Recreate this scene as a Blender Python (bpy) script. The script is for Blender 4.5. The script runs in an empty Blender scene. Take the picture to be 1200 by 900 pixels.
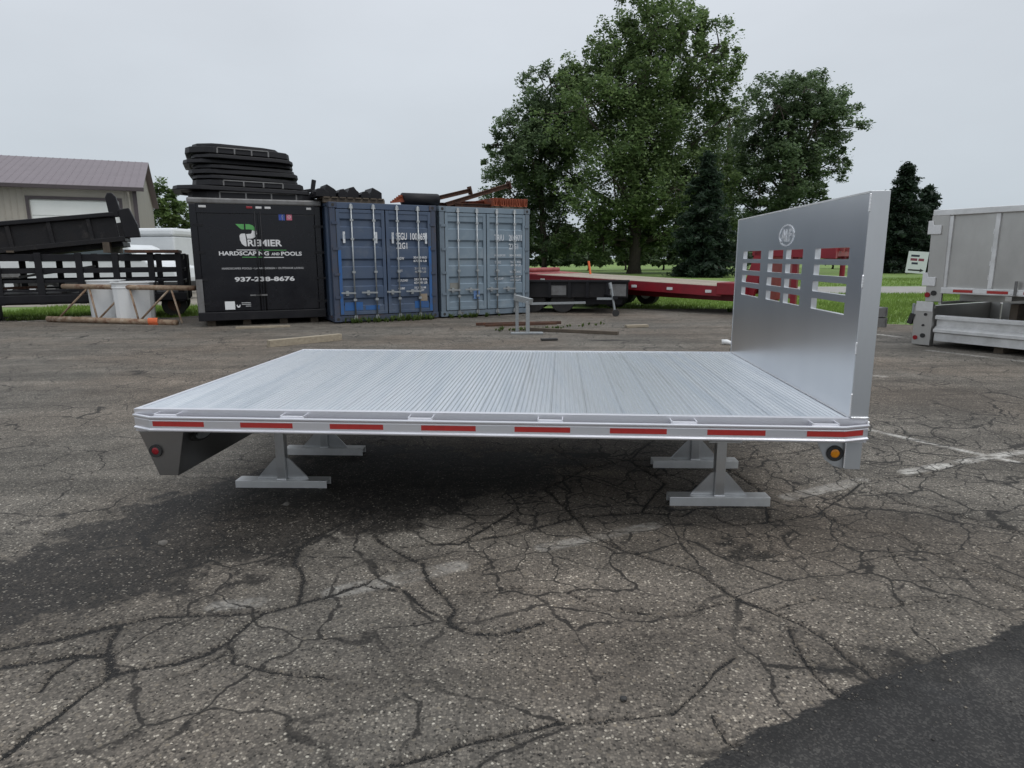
import bpy, bmesh, math, random
import numpy as np
from mathutils import Vector, Matrix

rng = np.random.default_rng(7)
random.seed(7)
scene = bpy.context.scene
col = scene.collection
R = math.radians

# ------------------------------------------------------------------ camera
cam_d = bpy.data.cameras.new('camera')
cam_d.sensor_width = 36.0
cam_d.lens = 36.0 * 769.0 / 1200.0
cam_d.clip_start = 0.05
cam_d.clip_end = 3000.0
cam = bpy.data.objects.new('camera', cam_d)
col.objects.link(cam)
cam.matrix_world = Matrix.Translation((0, 0, 1.38)) @ Matrix.Rotation(math.pi / 2 - 0.189, 4, 'X') @ Matrix.Rotation(-0.0039, 4, 'Z')
scene.camera = cam

# ------------------------------------------------------------------ sky: overcast
SUN_EL, SUN_AZ = R(58), R(128)          # azimuth clockwise from +Y (right, slightly behind the camera)
world = bpy.data.worlds.new('World')
scene.world = world
world.use_nodes = True
wn, wl = world.node_tree.nodes, world.node_tree.links
wn.clear()
out = wn.new('ShaderNodeOutputWorld')
bg = wn.new('ShaderNodeBackground')
sky = wn.new('ShaderNodeTexSky')
sky.sky_type = 'NISHITA'
sky.sun_disc = False
sky.sun_elevation = SUN_EL
sky.sun_rotation = SUN_AZ
sky.air_density = 1.0
sky.dust_density = 4.0
hs = wn.new('ShaderNodeHueSaturation')
hs.inputs['Saturation'].default_value = 0.3
wl.new(sky.outputs[0], hs.inputs['Color'])
tc = wn.new('ShaderNodeTexCoord')
sx = wn.new('ShaderNodeSeparateXYZ')
wl.new(tc.outputs['Generated'], sx.inputs[0])
ramp = wn.new('ShaderNodeValToRGB')            # overcast cloud deck: brighter overhead than at the horizon
e = ramp.color_ramp.elements
e[0].position, e[0].color = 0.0, (5.0, 5.65, 6.2, 1)
e[1].position, e[1].color = 1.0, (10.8, 11.5, 12.4, 1)
m = ramp.color_ramp.elements.new(0.40)
m.color = (6.75, 7.15, 7.75, 1)
wl.new(sx.outputs['Z'], ramp.inputs[0])
cn = wn.new('ShaderNodeTexNoise')
cn.inputs['Scale'].default_value = 2.2
cn.inputs['Detail'].default_value = 6
mp = wn.new('ShaderNodeMapping')
mp.inputs['Scale'].default_value = (1, 1, 2.6)
wl.new(tc.outputs['Generated'], mp.inputs[0])
wl.new(mp.outputs[0], cn.inputs['Vector'])
cr = wn.new('ShaderNodeMapRange')
cr.inputs['To Min'].default_value = 0.86
cr.inputs['To Max'].default_value = 1.13
wl.new(cn.outputs[0], cr.inputs['Value'])
ml = wn.new('ShaderNodeMix')
ml.data_type = 'RGBA'
ml.blend_type = 'MULTIPLY'
ml.inputs[0].default_value = 1.0
wl.new(ramp.outputs[0], ml.inputs[6])
wl.new(cr.outputs[0], ml.inputs[7])
mx = wn.new('ShaderNodeMix')
mx.data_type = 'RGBA'
mx.inputs[0].default_value = 0.9
wl.new(hs.outputs[0], mx.inputs[6])
wl.new(ml.outputs[2], mx.inputs[7])
wl.new(mx.outputs[2], bg.inputs['Color'])
bg.inputs['Strength'].default_value = 0.10
wl.new(bg.outputs[0], out.inputs[0])

sd = bpy.data.lights.new('sun', 'SUN')
sd.energy = 0.9
sd.angle = R(35)
sd.color = (1.0, 0.97, 0.93)
sun = bpy.data.objects.new('sun', sd)
col.objects.link(sun)
sdir = Vector((math.sin(SUN_AZ) * math.cos(SUN_EL), math.cos(SUN_AZ) * math.cos(SUN_EL), math.sin(SUN_EL)))
sun.rotation_euler = sdir.to_track_quat('Z', 'Y').to_euler()
sun.location = (4, -6, 12)

vs = scene.view_settings
vs.view_transform = 'Standard'
vs.look = 'None'
vs.exposure = 0.14
vs.gamma = 1.0
vs.use_curve_mapping = False
scene.cycles.max_bounces = 5
scene.cycles.diffuse_bounces = 3
scene.cycles.transmission_bounces = 3

# ------------------------------------------------------------------ materials
MATS = {}


def nmat(name):
    m = bpy.data.materials.new(name)
    m.use_nodes = True
    nt = m.node_tree
    b = nt.nodes.get('Principled BSDF')
    return m, nt, b


def pmat(name, c, rough=0.6, metal=0.0, c2=None, scale=3.0, mix=(0.35, 0.7), stretch=(1, 1, 1), bump=0.0, bscale=40.0,
         rvar=0.0, spec=0.5, world=False, c3=None, scale3=1.2, mix3=(0.55, 0.7), detail=5):
    """Principled material: two or three colours mixed by noise, roughness variation and fine bump."""
    if name in MATS:
        return MATS[name]
    m, nt, b = nmat(name)
    N, K = nt.nodes, nt.links
    tc = N.new('ShaderNodeTexCoord')
    mp = N.new('ShaderNodeMapping')
    mp.inputs['Scale'].default_value = stretch
    K.new(N.new('ShaderNodeNewGeometry').outputs['Position'] if world else tc.outputs['Object'], mp.inputs[0])
    no = N.new('ShaderNodeTexNoise')
    no.inputs['Scale'].default_value = scale
    no.inputs['Detail'].default_value = detail
    no.inputs['Roughness'].default_value = 0.65
    K.new(mp.outputs[0], no.inputs['Vector'])
    if c2 is None:
        c2 = tuple(x * 0.82 for x in c)
    mr = N.new('ShaderNodeMapRange')
    mr.inputs['From Min'].default_value, mr.inputs['From Max'].default_value = mix
    K.new(no.outputs[0], mr.inputs['Value'])
    cm = N.new('ShaderNodeMix')
    cm.data_type = 'RGBA'
    cm.inputs[6].default_value = (*c, 1)
    cm.inputs[7].default_value = (*c2, 1)
    K.new(mr.outputs[0], cm.inputs[0])
    last = cm.outputs[2]
    if c3 is not None:
        n3 = N.new('ShaderNodeTexNoise')
        n3.inputs['Scale'].default_value = scale3
        n3.inputs['Detail'].default_value = 8
        n3.inputs['Roughness'].default_value = 0.7
        K.new(mp.outputs[0], n3.inputs['Vector'])
        m3 = N.new('ShaderNodeMapRange')
        m3.inputs['From Min'].default_value, m3.inputs['From Max'].default_value = mix3
        K.new(n3.outputs[0], m3.inputs['Value'])
        c_3 = N.new('ShaderNodeMix')
        c_3.data_type = 'RGBA'
        K.new(m3.outputs[0], c_3.inputs[0])
        K.new(last, c_3.inputs[6])
        c_3.inputs[7].default_value = (*c3, 1)
        last = c_3.outputs[2]
    K.new(last, b.inputs['Base Color'])
    b.inputs['Metallic'].default_value = metal
    b.inputs['Roughness'].default_value = rough
    b.inputs['Specular IOR Level'].default_value = spec
    if rvar:
        rr = N.new('ShaderNodeMapRange')
        rr.inputs['To Min'].default_value = max(0.03, rough - rvar)
        rr.inputs['To Max'].default_value = min(1, rough + rvar)
        rr.inputs['From Min'].default_value, rr.inputs['From Max'].default_value = 0.3, 0.7
        K.new(no.outputs[0], rr.inputs['Value'])
        K.new(rr.outputs[0], b.inputs['Roughness'])
    if bump:
        nb = N.new('ShaderNodeTexNoise')
        nb.inputs['Scale'].default_value = bscale
        nb.inputs['Detail'].default_value = 3
        K.new(mp.outputs[0], nb.inputs['Vector'])
        bp = N.new('ShaderNodeBump')
        bp.inputs['Strength'].default_value = bump
        bp.inputs['Distance'].default_value = 0.02
        K.new(nb.outputs[0], bp.inputs['Height'])
        K.new(bp.outputs[0], b.inputs['Normal'])
    MATS[name] = m
    return m


ALU_DECK = pmat('aluminium_deck', (0.83, 0.86, 0.89), 0.36, 1.0, (0.62, 0.665, 0.71), 2.0, (0.42, 0.66), (5.5, 0.22, 1), rvar=0.05, world=True, detail=5)
ALU = pmat('aluminium_extrusion', (0.85, 0.845, 0.88), 0.48, 1.0, (0.70, 0.71, 0.74), 3.0, rvar=0.08, stretch=(0.5, 4, 4))
ALU_PANEL = pmat('aluminium_sheet', (0.82, 0.83, 0.845), 0.30, 1.0, (0.74, 0.75, 0.77), 1.6, (0.3, 0.75), (1, 1.0, 0.35), detail=2)
ALU_POST = pmat('aluminium_satin', (0.66, 0.675, 0.69), 0.46, 1.0, (0.57, 0.585, 0.60), 2.5, rvar=0.08, stretch=(1, 1, 0.4))
ALU_DARK = pmat('aluminium_smooth', (0.30, 0.29, 0.28), 0.38, 1.0, (0.25, 0.245, 0.24), 3.0, rvar=0.06)
ALU_STAND = pmat('aluminium_tube', (0.70, 0.71, 0.72), 0.38, 1.0, (0.58, 0.59, 0.6), 6.0, rvar=0.1)
ALU_WELD = pmat('weld_bright', (0.92, 0.92, 0.93), 0.35, 1.0, (0.8, 0.8, 0.8), 60, bump=0.3, bscale=200)
ALU_DULL = pmat('aluminium_dull', (0.56, 0.55, 0.53), 0.46, 1.0, (0.46, 0.452, 0.435), 1.6, rvar=0.08, stretch=(1, 1, 0.5))
ALU_RAIL = pmat('aluminium_rail', (0.82, 0.82, 0.82), 0.58, 1.0, (0.62, 0.62, 0.61), 3.0, rvar=0.06)
TAPE_RED = pmat('tape_red', (0.40, 0.032, 0.028), 0.35, 0.0, (0.33, 0.026, 0.024), 30)
TAPE_WHITE = pmat('tape_white', (0.72, 0.72, 0.72), 0.4, 0.0, (0.65, 0.65, 0.65), 30)
RUBBER = pmat('rubber', (0.02, 0.02, 0.021), 0.7, 0.0, (0.035, 0.033, 0.03), 8)
LENS_RED = pmat('lens_red', (0.28, 0.012, 0.02), 0.2, 0.0, (0.2, 0.01, 0.015), 60)
LENS_AMBER = pmat('lens_amber', (0.75, 0.28, 0.015), 0.2, 0.0, (0.6, 0.2, 0.01), 60)
LENS_WHITE = pmat('lens_white', (0.6, 0.6, 0.6), 0.3, 0.0, (0.5, 0.5, 0.5), 60)
BLACK_GLOSS = pmat('black_box_paint', (0.0045, 0.0045, 0.0075), 0.24, 0.0, (0.008, 0.008, 0.011), 1.4, (0.4, 0.75), rvar=0.12, c3=(0.03, 0.03, 0.033), scale3=2.2, mix3=(0.64, 0.9), spec=0.4)
BLACK_STEEL = pmat('black_steel', (0.006, 0.006, 0.0085), 0.5, 0.0, (0.012, 0.0115, 0.0135), 3.0, rvar=0.12, c3=(0.035, 0.03, 0.028), scale3=3.0, mix3=(0.64, 0.88), bump=0.15, spec=0.3)
BLACK_WORN = pmat('black_steel_worn', (0.008, 0.008, 0.010), 0.55, 0.0, (0.018, 0.016, 0.016), 2.0, rvar=0.12, c3=(0.075, 0.065, 0.06), scale3=2.6, mix3=(0.56, 0.82), bump=0.25, spec=0.3)
GREY_STEEL = pmat('grey_steel', (0.20, 0.20, 0.20), 0.5, 0.3, (0.13, 0.125, 0.12), 5.0, rvar=0.1)
RUST = pmat('rusty_steel', (0.10, 0.045, 0.025), 0.8, 0.0, (0.045, 0.022, 0.016), 5.0, (0.3, 0.7), c3=(0.20, 0.075, 0.03), scale3=9.0, mix3=(0.55, 0.75), bump=0.4)
RUST_PALE = pmat('rusty_tan_pipe', (0.30, 0.22, 0.15), 0.75, 0.0, (0.16, 0.08, 0.045), 6.0, (0.45, 0.65), c3=(0.45, 0.38, 0.30), scale3=4.0, bump=0.3)
ORANGE_STEEL = pmat('orange_primer', (0.33, 0.075, 0.028), 0.65, 0.0, (0.18, 0.045, 0.022), 6.0, c3=(0.08, 0.035, 0.025), scale3=5.0, mix3=(0.55, 0.75), bump=0.2)
RED_PAINT = pmat('red_trailer_paint', (0.27, 0.016, 0.026), 0.38, 0.0, (0.19, 0.012, 0.020), 3.0, rvar=0.1, c3=(0.10, 0.03, 0.028), scale3=3.0, mix3=(0.62, 0.8))
RED_FADED = pmat('red_faded', (0.33, 0.09, 0.085), 0.6, 0.0, (0.24, 0.05, 0.05), 4.0)
WOOD_DECK = pmat('weathered_planks', (0.40, 0.35, 0.28), 0.8, 0.0, (0.27, 0.23, 0.185), 3.0, (0.35, 0.7), (1, 8, 1), bump=0.2)
TIMBER = pmat('pale_timber', (0.36, 0.31, 0.23), 0.85, 0.0, (0.24, 0.20, 0.15), 4.0, (0.35, 0.7), (1, 6, 6), bump=0.2)
TIMBER_DARK = pmat('dark_timber', (0.12, 0.095, 0.07), 0.85, 0.0, (0.07, 0.055, 0.042), 5.0, bump=0.25)
GALV = pmat('galvanised', (0.42, 0.44, 0.45), 0.5, 0.85, (0.33, 0.35, 0.36), 14.0, rvar=0.1)
WHITE_PLASTIC = pmat('white_plastic', (0.74, 0.75, 0.75), 0.5, 0.0, (0.68, 0.69, 0.69), 2.0, c3=(0.52, 0.51, 0.48), scale3=2.0, mix3=(0.6, 0.85))
WHITE_PAINT = pmat('white_paint', (0.70, 0.72, 0.73), 0.35, 0.0, (0.62, 0.64, 0.65), 1.2)
LETTER_WHITE = pmat('letter_white', (0.72, 0.72, 0.73), 0.5, 0.0, (0.6, 0.6, 0.6), 25)
LETTER_GREY = pmat('letter_grey', (0.42, 0.42, 0.43), 0.5, 0.0, (0.3, 0.3, 0.3), 25)
LETTER_GREEN = pmat('letter_green', (0.10, 0.36, 0.10), 0.5, 0.0, (0.08, 0.3, 0.09), 25)
LETTER_WORN = pmat('letter_worn', (0.62, 0.64, 0.66), 0.6, 0.0, (0.33, 0.37, 0.42), 12, (0.45, 0.65))
ICON_BLUE = pmat('icon_blue', (0.035, 0.075, 0.33), 0.5)
ICON_PINK = pmat('icon_pink', (0.50, 0.13, 0.19), 0.5)
ORANGE_CLOTH = pmat('orange_vinyl', (0.80, 0.17, 0.05), 0.6, 0.0, (0.62, 0.12, 0.04), 8)
ROOF_MAUVE = pmat('roof_metal', (0.175, 0.145, 0.158), 0.55, 0.1, (0.158, 0.131, 0.143), 1.5)
WALL_TAUPE = pmat('siding_taupe', (0.30, 0.275, 0.235), 0.6, 0.0, (0.26, 0.24, 0.205), 1.0)
TRIM_BROWN = pmat('trim_brown', (0.06, 0.047, 0.05), 0.5)
DOOR_WHITE = pmat('overhead_door_white', (0.66, 0.67, 0.64), 0.5, 0.0, (0.6, 0.61, 0.58), 1.0)
GLASS_DARK = pmat('vehicle_glass', (0.06, 0.08, 0.09), 0.08, 0.0, (0.09, 0.11, 0.12), 2.0)
SIGN_DARK = pmat('sign_navy', (0.03, 0.035, 0.06), 0.5)
SIGN_RED = pmat('sign_red', (0.25, 0.05, 0.08), 0.5)
EMBLEM = pmat('emblem_metal', (0.88, 0.89, 0.9), 0.5, 1.0, (0.7, 0.7, 0.72), 40)
BARK = pmat('bark', (0.085, 0.07, 0.055), 0.9, 0.0, (0.045, 0.037, 0.03), 4.0, (0.35, 0.65), (3, 3, 0.6), bump=0.5, bscale=9)


def foliage_mat(name, dark, light, rough=0.55):
    m, nt, b = nmat(name)
    N, K = nt.nodes, nt.links
    ge = N.new('ShaderNodeNewGeometry')
    rp = N.new('ShaderNodeValToRGB')
    rp.color_ramp.elements[0].color = (*dark, 1)
    rp.color_ramp.elements[1].color = (*light, 1)
    K.new(ge.outputs['Random Per Island'], rp.inputs[0])
    no = N.new('ShaderNodeTexNoise')
    no.inputs['Scale'].default_value = 0.35
    no.inputs['Detail'].default_value = 3
    K.new(ge.outputs['Position'], no.inputs['Vector'])
    mr = N.new('ShaderNodeMapRange')
    mr.inputs['From Min'].default_value, mr.inputs['From Max'].default_value = 0.3, 0.7
    mr.inputs['To Min'].default_value, mr.inputs['To Max'].default_value = 0.75, 1.3
    K.new(no.outputs[0], mr.inputs['Value'])
    mu = N.new('ShaderNodeMix')
    mu.data_type = 'RGBA'
    mu.blend_type = 'MULTIPLY'
    mu.inputs[0].default_value = 1
    K.new(rp.outputs[0], mu.inputs[6])
    K.new(mr.outputs[0], mu.inputs[7])
    K.new(mu.outputs[2], b.inputs['Base Color'])
    b.inputs['Roughness'].default_value = rough
    b.inputs['Specular IOR Level'].default_value = 0.3
    tr = N.new('ShaderNodeBsdfTranslucent')
    K.new(mu.outputs[2], tr.inputs['Color'])
    ms = N.new('ShaderNodeMixShader')
    ms.inputs[0].default_value = 0.45
    K.new(b.outputs[0], ms.inputs[1])
    K.new(tr.outputs[0], ms.inputs[2])
    K.new(ms.outputs[0], N['Material Output'].inputs[0])
    return m


LEAF_A = foliage_mat('cottonwood_leaves', (0.070, 0.118, 0.046), (0.21, 0.285, 0.115))
LEAF_B = foliage_mat('maple_leaves', (0.064, 0.104, 0.054), (0.175, 0.24, 0.12))
LEAF_C = foliage_mat('yard_tree_leaves', (0.075, 0.125, 0.042), (0.18, 0.25, 0.09))
NEEDLE = foliage_mat('spruce_needles', (0.020, 0.036, 0.023), (0.05, 0.08, 0.05))
GRASS = foliage_mat('grass_blades', (0.12, 0.20, 0.035), (0.25, 0.35, 0.085))
WEED = foliage_mat('weed_leaves', (0.05, 0.09, 0.02), (0.13, 0.18, 0.05))

# ------------------------------------------------------------------ mesh helpers


class MB:
    def __init__(self):
        self.v, self.f = [], []

    def add(self, vs_, fs_):
        o = len(self.v)
        self.v += [tuple(p) for p in vs_]
        self.f += [tuple(i + o for i in f) for f in fs_]
        return self

    def box(self, x0, x1, y0, y1, z0, z1):
        return self.add([(x0, y0, z0), (x1, y0, z0), (x1, y1, z0), (x0, y1, z0), (x0, y0, z1), (x1, y0, z1), (x1, y1, z1), (x0, y1, z1)],
                        [(0, 3, 2, 1), (4, 5, 6, 7), (0, 1, 5, 4), (1, 2, 6, 5), (2, 3, 7, 6), (3, 0, 4, 7)])

    def prism(self, poly, axis, a0, a1):
        n = len(poly)
        def p(q, a):
            return (a, q[0], q[1]) if axis == 'x' else (q[0], a, q[1]) if axis == 'y' else (q[0], q[1], a)
        vs_ = [p(q, a0) for q in poly] + [p(q, a1) for q in poly]
        fs_ = [tuple(range(n))[::-1], tuple(range(n, 2 * n))] + [(i, (i + 1) % n, n + (i + 1) % n, n + i) for i in range(n)]
        return self.add(vs_, fs_)

    def tube(self, pts, r, n=10, cap=True):
        pts = [Vector(p) for p in pts]
        rs = r if isinstance(r, (list, tuple)) else [r] * len(pts)
        vs_, fs_ = [], []
        for i, p in enumerate(pts):
            d = (pts[min(i + 1, len(pts) - 1)] - pts[max(i - 1, 0)]).normalized()
            a = d.cross(Vector((0, 0, 1)))
            if a.length < 1e-4:
                a = d.cross(Vector((0, 1, 0)))
            a.normalize()
            b = d.cross(a)
            for k in range(n):
                t = 2 * math.pi * k / n
                vs_.append(p + (a * math.cos(t) + b * math.sin(t)) * rs[i])
        for i in range(len(pts) - 1):
            for k in range(n):
                fs_.append((i * n + k, i * n + (k + 1) % n, (i + 1) * n + (k + 1) % n, (i + 1) * n + k))
        if cap:
            fs_.append(tuple(range(n))[::-1])
            fs_.append(tuple(range((len(pts) - 1) * n, len(pts) * n)))
        return self.add(vs_, fs_)

    def bar(self, p0, p1, w, h):
        """rectangular bar from p0 to p1, w horizontal width, h vertical height"""
        p0, p1 = Vector(p0), Vector(p1)
        d = (p1 - p0).normalized()
        s = d.cross(Vector((0, 0, 1)))
        if s.length < 1e-4:
            s = Vector((1, 0, 0))
        s.normalize()
        u = s.cross(d)
        vs_ = []
        for p in (p0, p1):
            for a, b in ((-1, -1), (1, -1), (1, 1), (-1, 1)):
                vs_.append(p + s * a * w / 2 + u * b * h / 2)
        return self.add(vs_, [(0, 1, 2, 3)[::-1], (4, 5, 6, 7), (0, 1, 5, 4), (1, 2, 6, 5), (2, 3, 7, 6), (3, 0, 4, 7)])

    def disc(self, c, r, axis, t, n=20):
        c = Vector(c)
        poly = [(math.cos(2 * math.pi * k / n) * r, math.sin(2 * math.pi * k / n) * r) for k in range(n)]
        if axis == 'y':
            return self.prism([(c.x + a, c.z + b) for a, b in poly], 'y', c.y, c.y + t)
        if axis == 'x':
            return self.prism([(c.y + a, c.z + b) for a, b in poly], 'x', c.x, c.x + t)
        return self.prism([(c.x + a, c.y + b) for a, b in poly], 'z', c.z, c.z + t)

    def ring(self, c, r0, r1, axis, t, n=20):
        """flat ring: axis y only, r1 > r0"""
        c = Vector(c)
        vs_, fs_ = [], []
        for k in range(n):
            a = 2 * math.pi * k / n
            for rr, yy in ((r0, c.y), (r1, c.y), (r1, c.y + t), (r0, c.y + t)):
                vs_.append((c.x + rr * math.cos(a), yy, c.z + rr * math.sin(a)))
        for k in range(n):
            k2 = (k + 1) % n
            for j in range(4):
                j2 = (j + 1) % 4
                fs_.append((k * 4 + j, k * 4 + j2, k2 * 4 + j2, k2 * 4 + j))
        return self.add(vs_, fs_)

    def xf(self, M):
        self.v = [tuple(M @ Vector(p)) for p in self.v]
        return self

    def build(self, name, mat, parent=None, smooth=False, bevel=0.0, recalc=True):
        me = bpy.data.meshes.new(name)
        me.from_pydata(self.v, [], self.f)
        if recalc and len(self.f) < 20000:
            bm = bmesh.new()
            bm.from_mesh(me)
            bmesh.ops.recalc_face_normals(bm, faces=bm.faces)
            bm.to_mesh(me)
            bm.free()
        me.materials.append(mat)
        if smooth:
            me.polygons.foreach_set('use_smooth', [True] * len(me.polygons))
        me.update()
        o = bpy.data.objects.new(name, me)
        col.objects.link(o)
        if parent is not None:
            o.parent = parent
        if bevel:
            bv = o.modifiers.new('bevel', 'BEVEL')
            bv.width = bevel
            bv.segments = 2
            bv.limit_method = 'ANGLE'
        return o


def tag(o, label=None, cat=None, group=None, kind=None):
    for k, v in (('label', label), ('category', cat), ('group', group), ('kind', kind)):
        if v:
            o[k] = v
    return o


def thing(name, label, cat, loc=(0, 0, 0), rz=0.0, group=None):
    o = bpy.data.objects.new(name, None)
    o.empty_display_size = 0.2
    col.objects.link(o)
    o.location = loc
    o.rotation_euler = (0, 0, rz)
    return tag(o, label, cat, group)


def npmesh(name, V, F, mat, parent=None, smooth=False):
    """V (n,3), F (m,k) arrays -> object, fast"""
    me = bpy.data.meshes.new(name)
    k = F.shape[1]
    me.vertices.add(len(V))
    me.vertices.foreach_set('co', np.ascontiguousarray(V, dtype=np.float32).ravel())
    me.loops.add(F.size)
    me.loops.foreach_set('vertex_index', np.ascontiguousarray(F, dtype=np.int32).ravel())
    me.polygons.add(len(F))
    me.polygons.foreach_set('loop_start', np.arange(0, F.size, k, dtype=np.int32))
    me.polygons.foreach_set('loop_total', np.full(len(F), k, dtype=np.int32))
    if smooth:
        me.polygons.foreach_set('use_smooth', np.ones(len(F), dtype=bool))
    me.materials.append(mat)
    me.update(calc_edges=True)
    o = bpy.data.objects.new(name, me)
    col.objects.link(o)
    if parent is not None:
        o.parent = parent
    return o


def text(name, body, x, z, width, height, mat, parent, y=-0.003, thick=0.002, bold=0.0, M=None):
    """lettering on the plane y of a face (x along it, z up), stretched to width x height; left-bottom at (x, z)"""
    cu = bpy.data.curves.new(name, 'FONT')
    cu.body = body
    cu.size = 1.0
    cu.offset = bold
    cu.resolution_u = 3
    cu.extrude = 0.01
    to = bpy.data.objects.new(name, cu)
    col.objects.link(to)
    dg = bpy.context.evaluated_depsgraph_get()
    me = bpy.data.meshes.new_from_object(to.evaluated_get(dg))
    bpy.data.objects.remove(to)
    n = len(me.vertices)
    co = np.zeros(n * 3, dtype=np.float32)
    me.vertices.foreach_get('co', co)
    co = co.reshape(-1, 3)
    mn, mxx = co.min(0), co.max(0)
    s = (co - mn) / np.maximum(mxx - mn, 1e-6)
    P = np.stack([x + s[:, 0] * width, y - (s[:, 2]) * thick, z + s[:, 1] * height], 1)
    if M is not None:
        P = np.array([tuple(M @ Vector(p)) for p in P])
    me.vertices.foreach_set('co', np.ascontiguousarray(P, dtype=np.float32).ravel())
    me.materials.clear()
    me.materials.append(mat)
    me.update()
    o = bpy.data.objects.new(name, me)
    col.objects.link(o)
    o.parent = parent
    return o


def sines(x, y, seed, n=7, f0=0.5, f1=4.0):
    r = np.random.default_rng(seed)
    z = np.zeros_like(x)
    tot = 0
    for i in range(n):
        f = f0 * (f1 / f0) ** (i / max(1, n - 1))
        a = r.uniform(0, 2 * np.pi)
        ph = r.uniform(0, 2 * np.pi)
        w = 1 / (1 + i * 0.5)
        z += w * np.sin((x * np.cos(a) + y * np.sin(a)) * f * 2 * np.pi / 2 + ph)
        tot += w
    return z / tot

# ================================================================== THE SETTING
# ---------------- lawn to the horizon


def ground_grass_mat():
    m, nt, b = nmat('lawn_ground')
    N, K = nt.nodes, nt.links
    ge = N.new('ShaderNodeNewGeometry')
    n1 = N.new('ShaderNodeTexNoise')
    n1.inputs['Scale'].default_value = 0.12
    n1.inputs['Detail'].default_value = 8
    n1.inputs['Roughness'].default_value = 0.7
    K.new(ge.outputs['Position'], n1.inputs['Vector'])
    rp = N.new('ShaderNodeValToRGB')
    rp.color_ramp.elements[0].position = 0.35
    rp.color_ramp.elements[0].color = (0.10, 0.17, 0.033, 1)
    rp.color_ramp.elements[1].position = 0.68
    rp.color_ramp.elements[1].color = (0.20, 0.285, 0.07, 1)
    K.new(n1.outputs[0], rp.inputs[0])
    n2 = N.new('ShaderNodeTexNoise')
    n2.inputs['Scale'].default_value = 9
    n2.inputs['Detail'].default_value = 6
    K.new(ge.outputs['Position'], n2.inputs['Vector'])
    mr = N.new('ShaderNodeMapRange')
    mr.inputs['To Min'].default_value, mr.inputs['To Max'].default_value = 0.6, 1.4
    K.new(n2.outputs[0], mr.inputs['Value'])
    mu = N.new('ShaderNodeMix')
    mu.data_type = 'RGBA'
    mu.blend_type = 'MULTIPLY'
    mu.inputs[0].default_value = 1
    K.new(rp.outputs[0], mu.inputs[6])
    K.new(mr.outputs[0], mu.inputs[7])
    K.new(mu.outputs[2], b.inputs['Base Color'])
    b.inputs['Roughness'].default_value = 0.9
    bp = N.new('ShaderNodeBump')
    bp.inputs['Strength'].default_value = 0.6
    bp.inputs['Distance'].default_value = 0.05
    K.new(n2.outputs[0], bp.inputs['Height'])
    K.new(bp.outputs[0], b.inputs['Normal'])
    return m


lg = np.linspace(-1, 1, 61)
gx = np.sign(lg) * (np.abs(lg) ** 2.5) * 900
gy = np.linspace(0, 1, 61) ** 1.6 * 1300 - 300
GX, GY = np.meshgrid(gx, gy)
GZ = -0.045 - 0.08 * (GY < -8)
GV = np.stack([GX.ravel(), GY.ravel(), GZ.ravel()], 1)
idx = np.arange(61 * 61).reshape(61, 61)
GF = np.stack([idx[:-1, :-1].ravel(), idx[:-1, 1:].ravel(), idx[1:, 1:].ravel(), idx[1:, :-1].ravel()], 1)
tag(npmesh('lawn', GV, GF, ground_grass_mat()), kind='structure')

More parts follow.
